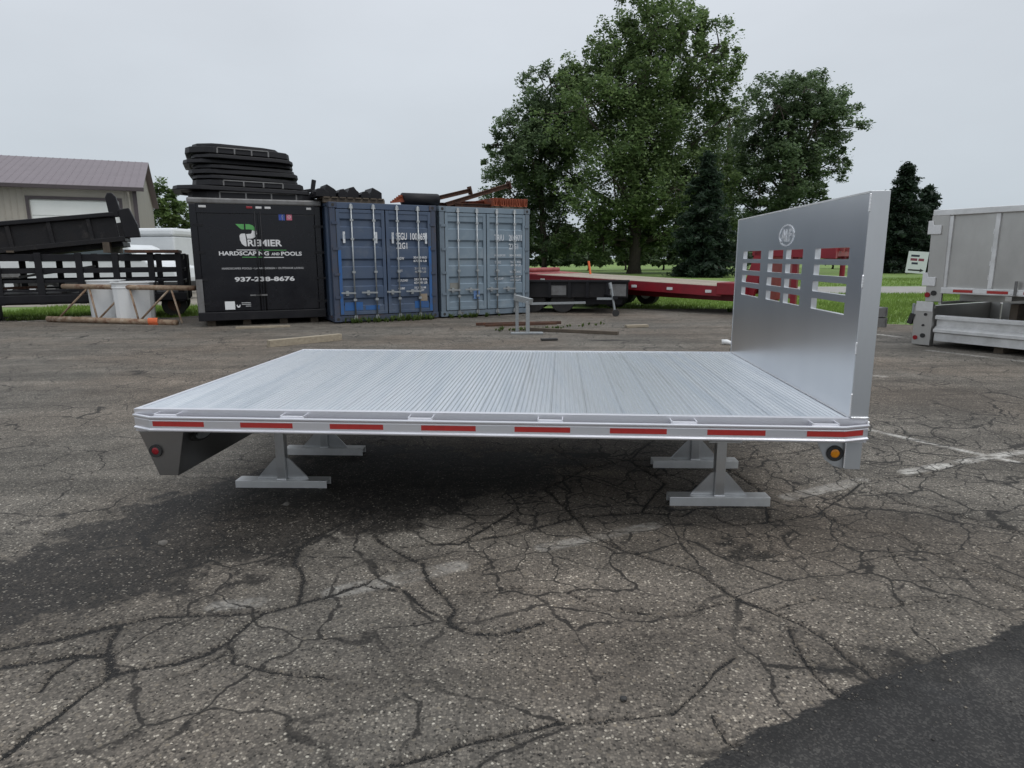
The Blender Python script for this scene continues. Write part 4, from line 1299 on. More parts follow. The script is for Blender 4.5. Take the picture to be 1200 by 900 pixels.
pe([(150, 118), (300, 118), (300, 212), (255, 212), (215, 185)], LETTER_GREEN)
pe([(328, 118), (400, 118), (460, 140), (505, 190), (520, 235), (440, 222), (425, 212), (328, 212)], LETTER_GREEN)
pe([(440, 228), (520, 240), (525, 290), (500, 340), (450, 370), (400, 378), (342, 378), (330, 295), (410, 290), (432, 268)], LETTER_WHITE)
pe([(225, 300), (250, 288), (312, 288), (322, 400), (325, 515), (290, 510), (240, 470), (212, 400), (208, 330)], LETTER_WHITE)
# small second sticker: a white crescent and three lines of print
ns = 10
cres = [(275 + 2.3 * math.cos(a) + 2.2, 361 - 3.0 * math.sin(a)) for a in np.linspace(math.pi * 0.95, math.pi * 2.05, ns)] + [(275 + 1.2 * math.cos(a) + 2.2, 360.4 - 1.7 * math.sin(a)) for a in np.linspace(math.pi * 2.05, math.pi * 0.95, ns)]
on_door(MB().prism([(fx(x), fz(y)) for x, y in cres], 'y', -0.003, -0.001).build('emblem', LETTER_WHITE, bx_))
plate(281, 292, 357.6, 358.6, LETTER_GREY, 'lettering_line')
plate(281, 292.4, 359.6, 360.6, LETTER_GREY, 'lettering_line')
plate(286, 292.2, 361.8, 362.8, LETTER_GREY, 'lettering_line')

# stack of black steel frames on the box
def rack_frame(label, z, x0, x1, y0, y1, th, tilt, open_front):
    root = thing('steel_rack_frame', label, 'steel frame', tuple(Matrix.Translation((-6.50, 13.65, 0)) @ Matrix.Rotation(BXA, 4, 'Z') @ Vector((0, 0, z))), BXA, 'black steel frames stacked on the truck box')
    root.rotation_euler = (0, tilt, BXA)
    c = 0.36
    outer = [(x0, y0 + c * 1.4), (x0 + c * 0.25, y0 + c * 0.75), (x0 + c, y0 + c * 0.12), (x0 + c * 1.5, y0), (x1 - c * 0.9, y0), (x1 - c * 0.2, y0 + c * 0.3), (x1, y0 + c * 0.9), (x1, y1 - c), (x1 - c, y1), (x0 + c, y1), (x0, y1 - c)]
    cx, cy = (x0 + x1) / 2, (y0 + y1) / 2
    def sh(f):
        return [(cx + (a - cx) * f, cy + (b - cy) * f) for a, b in outer]
    n_ = len(outer)
    lo_, li_ = outer, sh(0.88)
    vs_ = [(*p, 0.0) for p in lo_] + [(*p, th) for p in sh(0.985)] + [(*p, th) for p in li_] + [(*p, 0.0) for p in li_]
    fs_ = []
    for i in range(n_):
        j = (i + 1) % n_
        for q in range(4):
            q2 = (q + 1) % 4
            fs_.append((q * n_ + i, q * n_ + j, q2 * n_ + j, q2 * n_ + i))
    MB().add(vs_, fs_).build('rim', BLACK_STEEL, root, bevel=0.012)
    MB().prism(sh(0.885), 'z', th * 0.35, th * 0.55).build('plate', BLACK_WORN, root)
    if open_front:
        a, b = x0 + 0.62, x1 - 0.45
        MB().box(a, b, y0 - 0.014, y0 - 0.002, th * 0.80, th * 0.98).build('edge_bar', GREY_STEEL, root)
        for k in range(4):
            xx = a + (b - a) * k / 3
            MB().box(xx - 0.015, xx + 0.015, y0 - 0.014, y0 - 0.002, 0.0, th * 0.8).build('edge_post', GREY_STEEL, root)
    return root


zz = 2.625
specs = [(-0.02, 2.34, 0.13, 0.00, True, 0.10, 0.0), (-0.26, 2.24, 0.08, 0.02, False, 0.00, 0.02), (0.06, 2.10, 0.11, 0.022, True, 0.12, -0.02), (0.10, 2.02, 0.07, 0.03, False, 0.08, 0.03), (0.0, 2.0, 0.085, 0.02, False, 0.16, -0.03), (0.12, 1.96, 0.07, 0.03, False, 0.10, 0.02),
         (-0.06, 1.93, 0.075, 0.025, False, 0.18, 0.0), (0.08, 1.92, 0.07, 0.035, False, 0.08, -0.025), (0.0, 1.88, 0.12, 0.03, True, 0.14, 0.01), (0.14, 1.70, 0.06, 0.04, False, 0.22, 0.03)]
order = ['bottom', 'second lowest', 'third lowest', 'fourth lowest', 'fifth lowest', 'fifth highest', 'fourth highest', 'third highest', 'second highest', 'topmost']
for (x0, x1, th, tl, op, y0, yw), nm in zip(specs, order):
    x0, x1, th = x0 * 1.1, x1 * 1.09, th * 1.06
    f_ = rack_frame('%s black steel frame in the stack on the truck box' % nm, zz, x0, x1, y0, y0 + 1.9, th, tl, op)
    f_.rotation_euler.z += yw
    if nm == 'second lowest':
        MB().prism([(2.2, 0.0), (2.52, 0.12), (2.56, 0.34), (2.47, 0.36), (2.44, 0.16), (2.15, 0.10)], 'y', 0.25, 0.33).build('prong', BLACK_STEEL, f_, bevel=0.01)
    zz += th + 0.022

# ================================================================== SHIPPING CONTAINERS
def container(label, x, y, ang, paints, marks, logo_patch):
    P_, PF, PB = paints
    W_, H_, D_ = 2.44, 2.54, 6.06
    root = thing('shipping_container', label, 'container', (x, y, 0), ang, 'shipping containers in a row')
    zb = 0.03
    # corner castings with holes hinted by recessed dark inserts
    for cx in (0, W_ - 0.17):
        for cz in (zb, zb + H_ - 0.12):
            for cy in (0, D_ - 0.17):
                c_ = MB().box(cx, cx + 0.17, cy, cy + 0.17, cz, cz + 0.12).build('corner_casting', PF, root, bevel=0.006)
                if cy == 0:
                    MB().disc((cx + 0.085, -0.002, cz + 0.06), 0.034, 'y', 0.012, 14).build('casting_hole', RUBBER, c_)
    for cx in (0.012, W_ - 0.132):
        MB().box(cx, cx + 0.12, 0.01, 0.10, zb + 0.12, zb + H_ - 0.12).build('corner_post', PF, root, bevel=0.005)
        MB().box(cx, cx + 0.12, D_ - 0.1, D_, zb + 0.12, zb + H_ - 0.12).build('corner_post', PF, root)
    MB().box(0.17, W_ - 0.17, 0.012, 0.10, zb + H_ - 0.13, zb + H_ - 0.004).build('door_header', P_, root, bevel=0.006)
    MB().box(0.17, W_ - 0.17, 0.012, 0.12, zb + 0.005, zb + 0.13).build('door_sill', PF, root, bevel=0.006)
    # corrugated sides and roof
    for sx_ in (0, 1):
        prof_ = []
        n_ = 22
        for k in range(n_):
            a = 0.17 + k * (D_ - 0.34) / n_
            p_ = (D_ - 0.34) / n_
            prof_ += [(0.03, a), (0.03, a + p_ * 0.35), (0.066, a + p_ * 0.5), (0.066, a + p_ * 0.85)]
        prof_ += [(0.03, D_ - 0.17), (0.075, D_ - 0.17), (0.075, 0.17)]
        if sx_:
            prof_ = [(W_ - a, b) for a, b in prof_]
        MB().prism(prof_, 'z', zb + 0.12, zb + H_ - 0.06).build('side_wall', P_, root)
        MB().box(0.005 if not sx_ else W_ - 0.07, 0.07 if not sx_ else W_ - 0.005, 0.17, D_ - 0.17, zb + H_ - 0.06, zb + H_ - 0.005).build('top_rail', P_, root)
        MB().box(0.005 if not sx_ else W_ - 0.07, 0.07 if not sx_ else W_ - 0.005, 0.17, D_ - 0.17, zb + 0.01, zb + 0.119).build('bottom_rail', PF, root)
    MB().box(0.07, W_ - 0.07, 0.1, D_ - 0.1, zb + H_ - 0.05, zb + H_ - 0.02).build('roof', P_, root)
    MB().box(0.07, W_ - 0.07, D_ - 0.07, D_ - 0.03, zb + 0.12, zb + H_ - 0.06).build('end_wall', P_, root)
    MB().box(0.07, W_ - 0.07, 0.12, D_ - 0.1, zb + 0.06, zb + 0.12).build('floor', TIMBER_DARK, root)
    # doors
    z0_, z1_ = zb + 0.145, zb + H_ - 0.145
    for s in (0, 1):
        a, b = (0.142, W_ / 2 - 0.012) if s == 0 else (W_ / 2 + 0.012, W_ - 0.142)
        fr = MB()
        fr.box(a, a + 0.075, 0.0, 0.045, z0_, z1_)
        fr.box(b - 0.075, b, 0.0, 0.045, z0_, z1_)
        fr.box(a + 0.075, b - 0.075, 0.0, 0.045, z1_ - 0.07, z1_)
        fr.box(a + 0.075, b - 0.075, 0.0, 0.045, z0_, z0_ + 0.07)
        door = fr.build('door', P_, root, bevel=0.004)
        # corrugated panel: recessed horizontal troughs
        pz = [z0_ + 0.07]
        hgt = z1_ - z0_ - 0.14
        prof_ = [(0.05, z0_ + 0.07), (0.012, z0_ + 0.07)]
        nb = 5
        for k in range(nb):
            c0 = z0_ + 0.07 + hgt * (k + 0.5) / nb
            prof_ += [(0.012, c0 - 0.095), (0.047, c0 - 0.07), (0.047, c0 + 0.05), (0.012, c0 + 0.09)]
        prof_ += [(0.012, z1_ - 0.07), (0.05, z1_ - 0.07)]
        MB().prism(prof_, 'x', a + 0.075, b - 0.075).build('door_panel', P_, door)
        # outer edge strip in the fresher paint
        ex0, ex1 = (a + 0.004, a + 0.07) if s == 0 else (b - 0.07, b - 0.004)
        MB().box(ex0, ex1, -0.003, 0.0, z0_ + 0.02, z0_ + (z1_ - z0_) * (0.66 if s else 0.62)).build('edge_strip', PB, door)
        gx = a - 0.012 if s == 0 else b
        MB().box(gx, gx + 0.012, 0.004, 0.03, z0_, z1_).build('gasket', RUBBER, door)
        for hz in (0.16, 0.38, 0.62, 0.86):
            hx = a - 0.10 if s == 0 else b - 0.02
            MB().box(hx, hx + 0.12, -0.012, 0.0, z0_ + (z1_ - z0_) * hz, z0_ + (z1_ - z0_) * hz + 0.06).build('hinge', PF, door)
        # two locking rods with cams, guides and handles
        for q in (0.30, 0.76):
            lx = a + (b - a) * (q if s == 0 else 1 - q)
            rod = MB().tube([(lx, -0.03, zb + 0.02), (lx, -0.03, zb + H_ - 0.03)], 0.017, 10).build('locking_rod', GALV, root, smooth=True)
            for kz in (zb + 0.045, zb + H_ - 0.13):
                MB().prism([(lx - 0.045, kz), (lx + 0.045, kz), (lx + 0.028, kz + 0.09), (lx - 0.028, kz + 0.09)], 'y', -0.045, 0.0).build('cam_keeper', GALV, rod)
            for kz in (0.45, 1.05, 1.75, 2.15):
                MB().box(lx - 0.035, lx + 0.035, -0.05, 0.0, zb + kz, zb + kz + 0.045).build('rod_guide', GALV, rod)
            hz = zb + 0.62
            hl = -0.30 if (q < 0.5) == (s == 0) else -0.34
            MB().bar((lx + 0.02, -0.055, hz), (lx + hl, -0.055, hz + 0.01), 0.012, 0.035).build('handle', GALV, rod)
            MB().box(lx + hl * 0.55 - 0.03, lx + hl * 0.55 + 0.03, -0.048, 0.0, hz - 0.05, hz + 0.05).build('handle_catch', GALV, rod)
    for (bdy, xx, zz_, w_, h_, mt) in marks:
        text('lettering', bdy, xx, zz_, w_, h_, mt, root, y=0.0115, bold=0.02)
    for (xx, zz_, w_, h_, mt, nm) in logo_patch:
        MB().box(xx, xx + w_, 0.006, 0.0115, zz_, zz_ + h_).build(nm, mt, root)
    return root


NAVY = pmat('container_navy', (0.047, 0.075, 0.132), 0.5, 0.0, (0.066, 0.092, 0.142), 1.2, (0.35, 0.7), rvar=0.1, c3=(0.10, 0.122, 0.16), scale3=1.7, mix3=(0.52, 0.75), bump=0.06, bscale=15)
NAVY_FRAME = pmat('container_navy_frame', (0.038, 0.055, 0.095), 0.55, 0.0, (0.055, 0.06, 0.08), 3.0, c3=(0.10, 0.055, 0.035), scale3=3.0, mix3=(0.55, 0.72))
BLUE_BRIGHT = pmat('container_bright_blue', (0.022, 0.105, 0.30), 0.5, 0.0, (0.045, 0.085, 0.18), 3.0, (0.45, 0.7))
SLATE = pmat('container_slate', (0.19, 0.245, 0.295), 0.5, 0.0, (0.155, 0.205, 0.25), 1.2, (0.35, 0.7), rvar=0.1, c3=(0.25, 0.295, 0.33), scale3=1.9, mix3=(0.52, 0.75), bump=0.06, bscale=15)
SLATE_FRAME = pmat('container_slate_frame', (0.145, 0.185, 0.225), 0.55, 0.0, (0.115, 0.145, 0.175), 3.0, c3=(0.12, 0.08, 0.055), scale3=3.0, mix3=(0.60, 0.75))
TAN_PATCH = pmat('tan_patch', (0.28, 0.23, 0.17), 0.7, 0.0, (0.22, 0.18, 0.14), 6)
CX1 = 1.44
marks1 = [('SEGU', 1.46, 1.80, 0.26, 0.155, LETTER_WHITE), ('100069', 1.80, 1.80, 0.36, 0.155, LETTER_WHITE), ('22G1', 1.46, 1.60, 0.26, 0.14, LETTER_WHITE),
          ('MGW', 1.47, 1.36, 0.17, 0.06, LETTER_WHITE), ('30480 KG', 1.86, 1.385, 0.32, 0.05, LETTER_WHITE), ('67200 LB', 1.86, 1.31, 0.32, 0.05, LETTER_WHITE),
          ('TARE', 1.47, 1.10, 0.12, 0.045, LETTER_GREY), ('2180 KG', 1.88, 1.14, 0.28, 0.05, LETTER_GREY), ('4800 LB', 1.88, 1.065, 0.28, 0.05, LETTER_GREY),
          ('PAYLOAD', 1.47, 0.875, 0.24, 0.05, LETTER_WHITE), ('28300 KG', 1.86, 0.895, 0.32, 0.05, LETTER_WHITE), ('62400 LB', 1.86, 0.82, 0.32, 0.05, LETTER_WHITE),
          ('CUBE', 1.47, 0.70, 0.16, 0.045, LETTER_WHITE), ('33.2 CU.M', 1.86, 0.71, 0.28, 0.045, LETTER_WHITE), ('1172 CU.FT', 1.86, 0.645, 0.24, 0.045, LETTER_WHITE)]
plates1 = [(0.27, 1.72, 0.05, 0.24, LETTER_WORN, 'stencil_mark'), (0.98, 1.72, 0.05, 0.24, LETTER_WORN, 'stencil_mark'), (1.36, 1.72, 0.05, 0.24, LETTER_WORN, 'stencil_mark'), (2.15, 1.72, 0.05, 0.24, LETTER_WORN, 'stencil_mark'),
           (0.24, 0.27, 0.40, 0.18, BLUE_BRIGHT, 'paint_patch'), (0.70, 0.27, 0.32, 0.10, BLUE_BRIGHT, 'paint_patch'), (1.86, 0.27, 0.34, 0.16, BLUE_BRIGHT, 'paint_patch'), (2.0, 0.42, 0.17, 0.17, TAN_PATCH, 'paint_patch'),]
container('navy blue shipping container with bright blue door edges beside the black box', -3.84, 14.25, R(29.5), (NAVY, NAVY_FRAME, BLUE_BRIGHT), marks1, plates1)
marks2 = [('TRIU', 1.44, 1.80, 0.26, 0.15, LETTER_WORN), ('200971', 1.84, 1.80, 0.36, 0.15, LETTER_WORN), ('22G1', 1.84, 1.60, 0.26, 0.14, LETTER_WORN),
          ('MAX.GROSS', 1.44, 1.43, 0.30, 0.05, LETTER_WORN), ('30480 KG', 1.86, 1.43, 0.32, 0.05, LETTER_WORN), ('TARE', 1.44, 1.26, 0.18, 0.06, LETTER_WORN), ('2230 KG', 1.88, 1.27, 0.30, 0.05, LETTER_WORN), ('4920 LB', 1.88, 1.19, 0.30, 0.05, LETTER_WORN),
          ('NET', 1.44, 1.04, 0.14, 0.05, LETTER_WORN), ('28250 KG', 1.86, 1.03, 0.32, 0.05, LETTER_WORN), ('CU.CAP', 1.44, 0.87, 0.24, 0.055, LETTER_WORN), ('33.1 CU.M', 1.88, 0.91, 0.3, 0.05, LETTER_WORN), ('1170 CU.FT', 1.88, 0.83, 0.3, 0.05, LETTER_WORN)]
BLUE_PATCH = pmat('pale_blue_patch', (0.13, 0.24, 0.48), 0.6, 0.0, (0.15, 0.24, 0.42), 8)
plates2 = [(0.24, 0.62, 0.22, 0.20, pmat('grey_tan_patch', (0.22, 0.22, 0.20), 0.7), 'paint_patch'), (0.86, 0.42, 0.16, 0.2, BLUE_PATCH, 'paint_patch')]
container('slate grey shipping container with faded white markings beside the navy one', -1.66, 15.52, R(29.5), (SLATE, SLATE_FRAME, SLATE), marks2, plates2)

# things on the containers' roofs (container frame: origin, angle 29.5 deg)
CM1 = Matrix.Translation((-3.84, 14.25, 2.57)) @ Matrix.Rotation(R(29.5), 4, 'Z')
CM2 = Matrix.Translation((-1.66, 15.52, 2.57)) @ Matrix.Rotation(R(29.5), 4, 'Z')


def placed(o, M, loc, rz=0.0, ry=0.0, rx=0.0):
    o.matrix_world = M @ Matrix.Translation(loc) @ Matrix.Rotation(rz, 4, 'Z') @ Matrix.Rotation(ry, 4, 'Y') @ Matrix.Rotation(rx, 4, 'X')
    return o


pr_ = thing('parts_pallet', 'dark pallet of black steel brackets on the left of the navy container roof', 'pallet')
placed(pr_, CM1, (-0.05, 0.15, 0.0))
for yy in (0.05, 0.55, 1.05):
    MB().box(0.0, 1.35, yy, yy + 0.1, 0.0, 0.09).build('runner', TIMBER_DARK, pr_)
for k in range(8):
    MB().box(k * 0.17, k * 0.17 + 0.13, 0.0, 1.2, 0.091, 0.115).build('deck_board', TIMBER_DARK, pr_)
for i, (a, b, h, lb) in enumerate([(-0.2, 0.08, 0.20, 'upright bracket at the left end'), (0.02, 0.26, 0.30, 'tapered bracket second on the pallet'), (0.28, 0.50, 0.20, 'low block bracket third on the pallet'), (0.52, 0.76, 0.27, 'bracket with a knob in the middle'), (0.78, 1.0, 0.17, 'low flat bracket right of the middle'), (1.02, 1.28, 0.27, 'pointed bracket at the right end')]):
    br = thing('steel_bracket', 'black steel %s, on the navy container roof' % lb, 'bracket', group='black brackets on the pallet')
    placed(br, CM1, (a, 0.22 + 0.1 * (i % 2), 0.117))
    w_ = b - a
    MB().prism([(0, 0), (w_, 0), (w_, h * 0.5), (w_ * 0.8, h * 0.62), (w_ * (0.2 if i in (1, 5) else 0.55), h * 0.9), (w_ * 0.15, h * 0.8), (w_ * 0.02, h * 0.5)], 'y', 0, 0.55).build('plate', BLACK_STEEL, br, bevel=0.008)
    MB().tube([(-0.01, 0.25, h * 0.3), (w_ + 0.01, 0.25, h * 0.3)], 0.035, 8).build('pin', BLACK_STEEL, br)

# pile of rusty beams
def hbeam(label, M, loc, ln, s, mat, rz, ry=0.0, plate_end=False, cat='beam'):
    o = thing('steel_beam', label, cat, group='rusty beams on the container roofs')
    placed(o, M, loc, rz, ry)
    t_ = s * 0.14
    pr2 = [(-s / 2, -s / 2), (s / 2, -s / 2), (s / 2, -s / 2 + t_), (t_ / 2, -s / 2 + t_), (t_ / 2, s / 2 - t_), (s / 2, s / 2 - t_), (s / 2, s / 2), (-s / 2, s / 2), (-s / 2, s / 2 - t_), (-t_ / 2, s / 2 - t_), (-t_ / 2, -s / 2 + t_), (-s / 2, -s / 2 + t_)]
    MB().prism(pr2, 'x', 0, ln).build('beam', mat, o)
    if plate_end:
        MB().box(ln, ln + 0.025, -s * 0.95, s * 0.95, -s * 0.95, s * 0.95).build('end_plate', mat, o)
    return o


def bundle_roll():
    o = tag(MB().tube([(0, 0, 0), (0.9, 0.05, 0.02)], 0.14, 12).build('tarp_roll', BLACK_STEEL, smooth=True), 'dark rolled tarp lying on the right of the navy container roof', 'tarp')
    placed(o, CM1, (1.75, 0.3, 0.14), 0.05)


bundle_roll()
og = MB()
for k in range(5):
    og.bar((0.0 + k * 0.05, 0.0, 0.05 + 0.035 * k), (0.42, 0.1 + 0.04 * k, 0.10 + 0.03 * k), 0.05, 0.04)
o_ = tag(og.build('orange_scrap', ORANGE_STEEL), 'orange painted scrap steel beside the rolled tarp', 'scrap')
placed(o_, CM1, (1.42, 0.15, 0.0))
hbeam('long dark rusty beam lying flat across the gap between both container roofs', CM1, (1.95, 0.75, 0.07), 2.3, 0.12, RUST, -0.05, 0.0)
hbeam('rusty beam raised to the right with a square end plate, left one', CM1, (2.2, 0.45, 0.09), 1.35, 0.10, RUST, 0.0, R(-14), True)
hbeam('rusty beam raised highest to the right with a square end plate', CM2, (0.35, 0.35, 0.07), 1.75, 0.10, RUST, 0.0, R(-17), True)
hbeam('short rusty beam lying under the raised beams', CM2, (-0.1, 0.5, 0.06), 1.3, 0.11, RUST, 0.12)
hbeam('reddish beam lying on the middle of the slate container roof', CM2, (0.75, 0.6, 0.12), 0.95, 0.10, ORANGE_STEEL, 0.03, R(-3))
hbeam('lower dark beam on the middle of the slate container roof', CM2, (0.55, 0.30, 0.055), 1.0, 0.10, RUST, -0.04)
tb = tag(MB().box(1.45, 2.4, 0.1, 0.2, 0.0, 0.05).build('timber_bearer', TIMBER_DARK), 'timber bearer under the orange channels on the slate container', 'timber')
tb.matrix_world = CM2
for k in range(10):
    ch = MB().prism([(-0.035, 0), (0.035, 0), (0.035, 0.19), (0.018, 0.19), (0.018, 0.02), (-0.018, 0.02), (-0.018, 0.19), (-0.035, 0.19)], 'y', 0, 2.2).build('orange_channel', ORANGE_STEEL)
    placed(ch, CM2, (1.50 + k * 0.093, 0.02 + rng.uniform(0, 0.08), 0.052 + rng.uniform(0, 0.004)), rng.normal(0, 0.012), rng.normal(0, 0.1))
    tag(ch, 'orange steel channel in the bundle on the right of the slate container roof', 'channel', 'bundle of orange channels')

# ================================================================== RED AND DARK TRAILERS
ra = math.atan2(16.3 - 20.6, 5.15 - 0.5)
rt = thing('red_flatbed_trailer', 'long red gooseneck flatbed trailer with pale plank deck', 'trailer', (0.45, 20.65, 0), ra)
RL = math.hypot(5.15 - 0.45, 20.65 - 16.3)
tiltz = (0.68 - 0.90) / RL


def rz_(x):
    return 0.90 + tiltz * x


for s, yy in ((0, 0.0), (1, 2.4)):
    MB().add([(-0.6, yy, rz_(-0.6) - 0.24), (RL, yy, rz_(RL) - 0.24), (RL, yy, rz_(RL)), (-0.6, yy, rz_(-0.6)), (-0.6, yy + 0.06, rz_(-0.6) - 0.24), (RL, yy + 0.06, rz_(RL) - 0.24), (RL, yy + 0.06, rz_(RL)), (-0.6, yy + 0.06, rz_(-0.6))],
             [(0, 1, 2, 3), (4, 5, 6, 7), (0, 1, 5, 4), (1, 2, 6, 5), (2, 3, 7, 6), (3, 0, 4, 7)]).build('side_rail', RED_PAINT, rt)
npk = 15
for k in range(npk):
    y0_ = 0.065 + k * (2.33 / npk)
    y1_ = y0_ + 2.33 / npk - 0.008
    dz_ = rng.uniform(-0.004, 0.004) + 0.012
    MB().add([(0.4, y0_, rz_(0.4) - 0.04), (RL, y0_, rz_(RL) - 0.04), (RL, y1_, rz_(RL) - 0.04), (0.4, y1_, rz_(0.4) - 0.04), (0.4, y0_, rz_(0.4) + dz_), (RL, y0_, rz_(RL) + dz_), (RL, y1_, rz_(RL) + dz_), (0.4, y1_, rz_(0.4) + dz_)],
             [(0, 1, 2, 3), (4, 5, 6, 7), (0, 1, 5, 4), (1, 2, 6, 5), (2, 3, 7, 6), (3, 0, 4, 7)]).build('deck_plank', WOOD_DECK, rt)
MB().add([(-0.6, 0.065, rz_(-0.6) - 0.04), (0.395, 0.065, rz_(0.4) - 0.04), (0.395, 2.39, rz_(0.4) - 0.04), (-0.6, 2.39, rz_(-0.6) - 0.04), (-0.6, 0.065, rz_(-0.6) + 0.03), (0.395, 0.065, rz_(0.4) + 0.02), (0.395, 2.39, rz_(0.4) + 0.02), (-0.6, 2.39, rz_(-0.6) + 0.03)],
         [(0, 1, 2, 3), (4, 5, 6, 7), (0, 1, 5, 4), (1, 2, 6, 5), (2, 3, 7, 6), (3, 0, 4, 7)]).build('tail_plate', RED_FADED, rt)
for yy in (0.75, 1.6):
    MB().add([(-0.3, yy, 0.42), (RL, yy, 0.28), (RL, yy, 0.50), (-0.3, yy, 0.66), (-0.3, yy + 0.1, 0.42), (RL, yy + 0.1, 0.28), (RL, yy + 0.1, 0.50), (-0.3, yy + 0.1, 0.66)],
             [(0, 1, 2, 3), (4, 5, 6, 7), (0, 1, 5, 4), (1, 2, 6, 5), (2, 3, 7, 6), (3, 0, 4, 7)]).build('frame_beam', RED_PAINT, rt)
for k in range(6):
    xx = 0.6 + k * 1.08
    MB().box(xx, xx + 0.16, -0.02, -0.003, rz_(xx) - 0.17, rz_(xx) - 0.10).build('reflector', TAPE_WHITE, rt)
for xx in (2.3, 3.1):
    for yy in (0.18, 1.95):
        w_ = MB().disc((xx, yy, 0.36), 0.37, 'y', 0.26, 22).build('wheel', RUBBER, rt, bevel=0.03)
        MB().disc((xx, yy - 0.012, 0.36), 0.19, 'y', 0.04, 16).build('rim', WHITE_PAINT, w_)
MB().box(RL - 0.1, RL + 0.55, -0.05, 2.45, rz_(RL) - 0.20, rz_(RL) + 0.10).build('neck_crossbeam', RED_PAINT, rt, bevel=0.02)
for yy in (0.3, 1.95):
    MB().prism([(RL + 0.3, 0.22), (RL + 0.62, 0.22), (RL + 1.0, 1.55), (RL + 0.68, 1.55)], 'y', yy, yy + 0.14).build('neck_riser', RED_PAINT, rt, bevel=0.015)
    MB().add([(RL + 0.6, yy, 1.42), (RL + 2.5, yy, 1.34), (RL + 2.5, yy, 1.66), (RL + 0.6, yy, 1.72), (RL + 0.6, yy + 0.14, 1.42), (RL + 2.5, yy + 0.14, 1.34), (RL + 2.5, yy + 0.14, 1.66), (RL + 0.6, yy + 0.14, 1.72)],
             [(0, 1, 2, 3), (4, 5, 6, 7), (0, 1, 5, 4), (1, 2, 6, 5), (2, 3, 7, 6), (3, 0, 4, 7)]).build('neck_beam', RED_PAINT, rt, bevel=0.015)
MB().box(RL + 0.75, RL + 1.05, 0.44, 1.95, 0.35, 1.6).build('headboard', RED_PAINT, rt, bevel=0.02)
MB().box(RL + 2.3, RL + 2.5, 0.45, 1.94, 1.40, 1.62).build('neck_crossbeam', RED_PAINT, rt)
MB().tube([(RL + 2.4, 1.2, 1.4), (RL + 2.4, 1.2, 0.85)], 0.06, 10).build('coupler', RED_PAINT, rt)
for yy in (0.5, 1.85):
    MB().box(RL + 1.5, RL + 1.62, yy, yy + 0.12, 0.0, 1.4).build('landing_leg', RED_PAINT, rt)
MB().tube([(1.0, 2.0, rz_(1.0)), (0.92, 2.0, rz_(1.0) + 0.42)], 0.035, 8).build('marker_post', ORANGE_CLOTH, rt)
# ramps stowed upright on the neck
for i, (yy, lb) in enumerate(((0.55, 'nearer'), (1.35, 'farther'))):
    rp_ = thing('loading_ramp', 'red ladder loading ramp leaning on the gooseneck of the red trailer, %s one' % lb, 'ramp', group='red loading ramps')
    placed(rp_, Matrix.Translation((0.45, 20.65, 0)) @ Matrix.Rotation(ra, 4, 'Z'), (RL + 1.1, yy, 1.74), 0, R(9))
    for q in (0, 0.42):
        MB().box(0, 1.5, q, q + 0.07, 0, 0.09).build('side_rail', RED_FADED, rp_)
    for k in range(6):
        MB().box(0.1 + k * 0.25, 0.16 + k * 0.25, 0.07, 0.42, 0.02, 0.07).build('rung', RED_FADED, rp_)
rw = tag(MB().tube([(-0.1, 0, 0), (1.7, 0, 0)], 0.07, 12).build('red_pipe', RED_FADED, smooth=True), 'short red pipe lying on the tail of the red trailer', 'pipe')
rw.location = (0.25, 20.9, 1.02)
rw.rotation_euler = (0, 0, R(40))

dt = thing('dark_trailer', 'low dark steel trailer with a silver jack between the grey container and red trailer', 'trailer', (0.2, 17.0, 0), R(-9))
MB().box(-0.3, 2.75, 0, 0.09, 0.40, 0.78).build('side_rail', BLACK_WORN, dt, bevel=0.01)
MB().box(-0.3, 2.75, 1.9, 1.99, 0.40, 0.78).build('side_rail', BLACK_WORN, dt, bevel=0.01)
MB().box(-0.3, 2.75, 0.095, 1.895, 0.66, 0.74).build('deck', BLACK_WORN, dt)
for xx in (0.1, 0.75, 1.25, 1.7, 2.2):
    MB().box(xx, xx + 0.07, -0.05, -0.003, 0.40, 0.80).build('side_rib', BLACK_STEEL, dt)
MB().box(-0.3, 2.78, -0.06, 0.1, 0.785, 0.84).build('top_rail', BLACK_STEEL, dt)
MB().box(0.82, 1.2, -0.012, -0.002, 0.46, 0.70).build('worn_plate', GREY_STEEL, dt)
MB().box(2.3, 2.7, -0.02, -0.002, 0.44, 0.74).build('worn_plate', GREY_STEEL, dt)
for xx in (0.35, 1.1):
    for yy in (0.12, 1.65):
        MB().disc((xx, yy, 0.31), 0.31, 'y', 0.22, 20).build('wheel', RUBBER, dt, bevel=0.02)
MB().box(1.3, 2.6, 0.2, 0.4, 0.22, 0.40).build('subframe', BLACK_STEEL, dt)
jk = MB().tube([(2.33, -0.75, 0.74), (2.45, -0.78, 0.02)], 0.026, 10).build('jack', GALV, dt)
MB().tube([(2.30, -0.74, 0.80), (2.33, -0.75, 0.66)], 0.04, 10).build('jack_head', GALV, jk)
MB().disc((2.46, -0.84, 0.08), 0.085, 'y', 0.06, 14).build('jack_wheel', RUBBER, jk)
MB().bar((2.2, 0.0, 0.45), (2.45, -0.85, 0.45), 0.1, 0.08).build('tongue', BLACK_STEEL, dt)
MB().bar((2.0, -0.76, 0.42), (2.36, -0.76, 0.42), 0.05, 0.05).build('jack_bracket', GALV, dt)
MB().tube([(-0.25, -0.02, 0.58), (-0.25, -0.04, 0.58)], 0.05, 12).build('lamp', LENS_WHITE, dt)
MB().tube([(-0.08, -0.02, 0.58), (-0.08, -0.04, 0.58)], 0.05, 12).build('lamp', LENS_WHITE, dt)

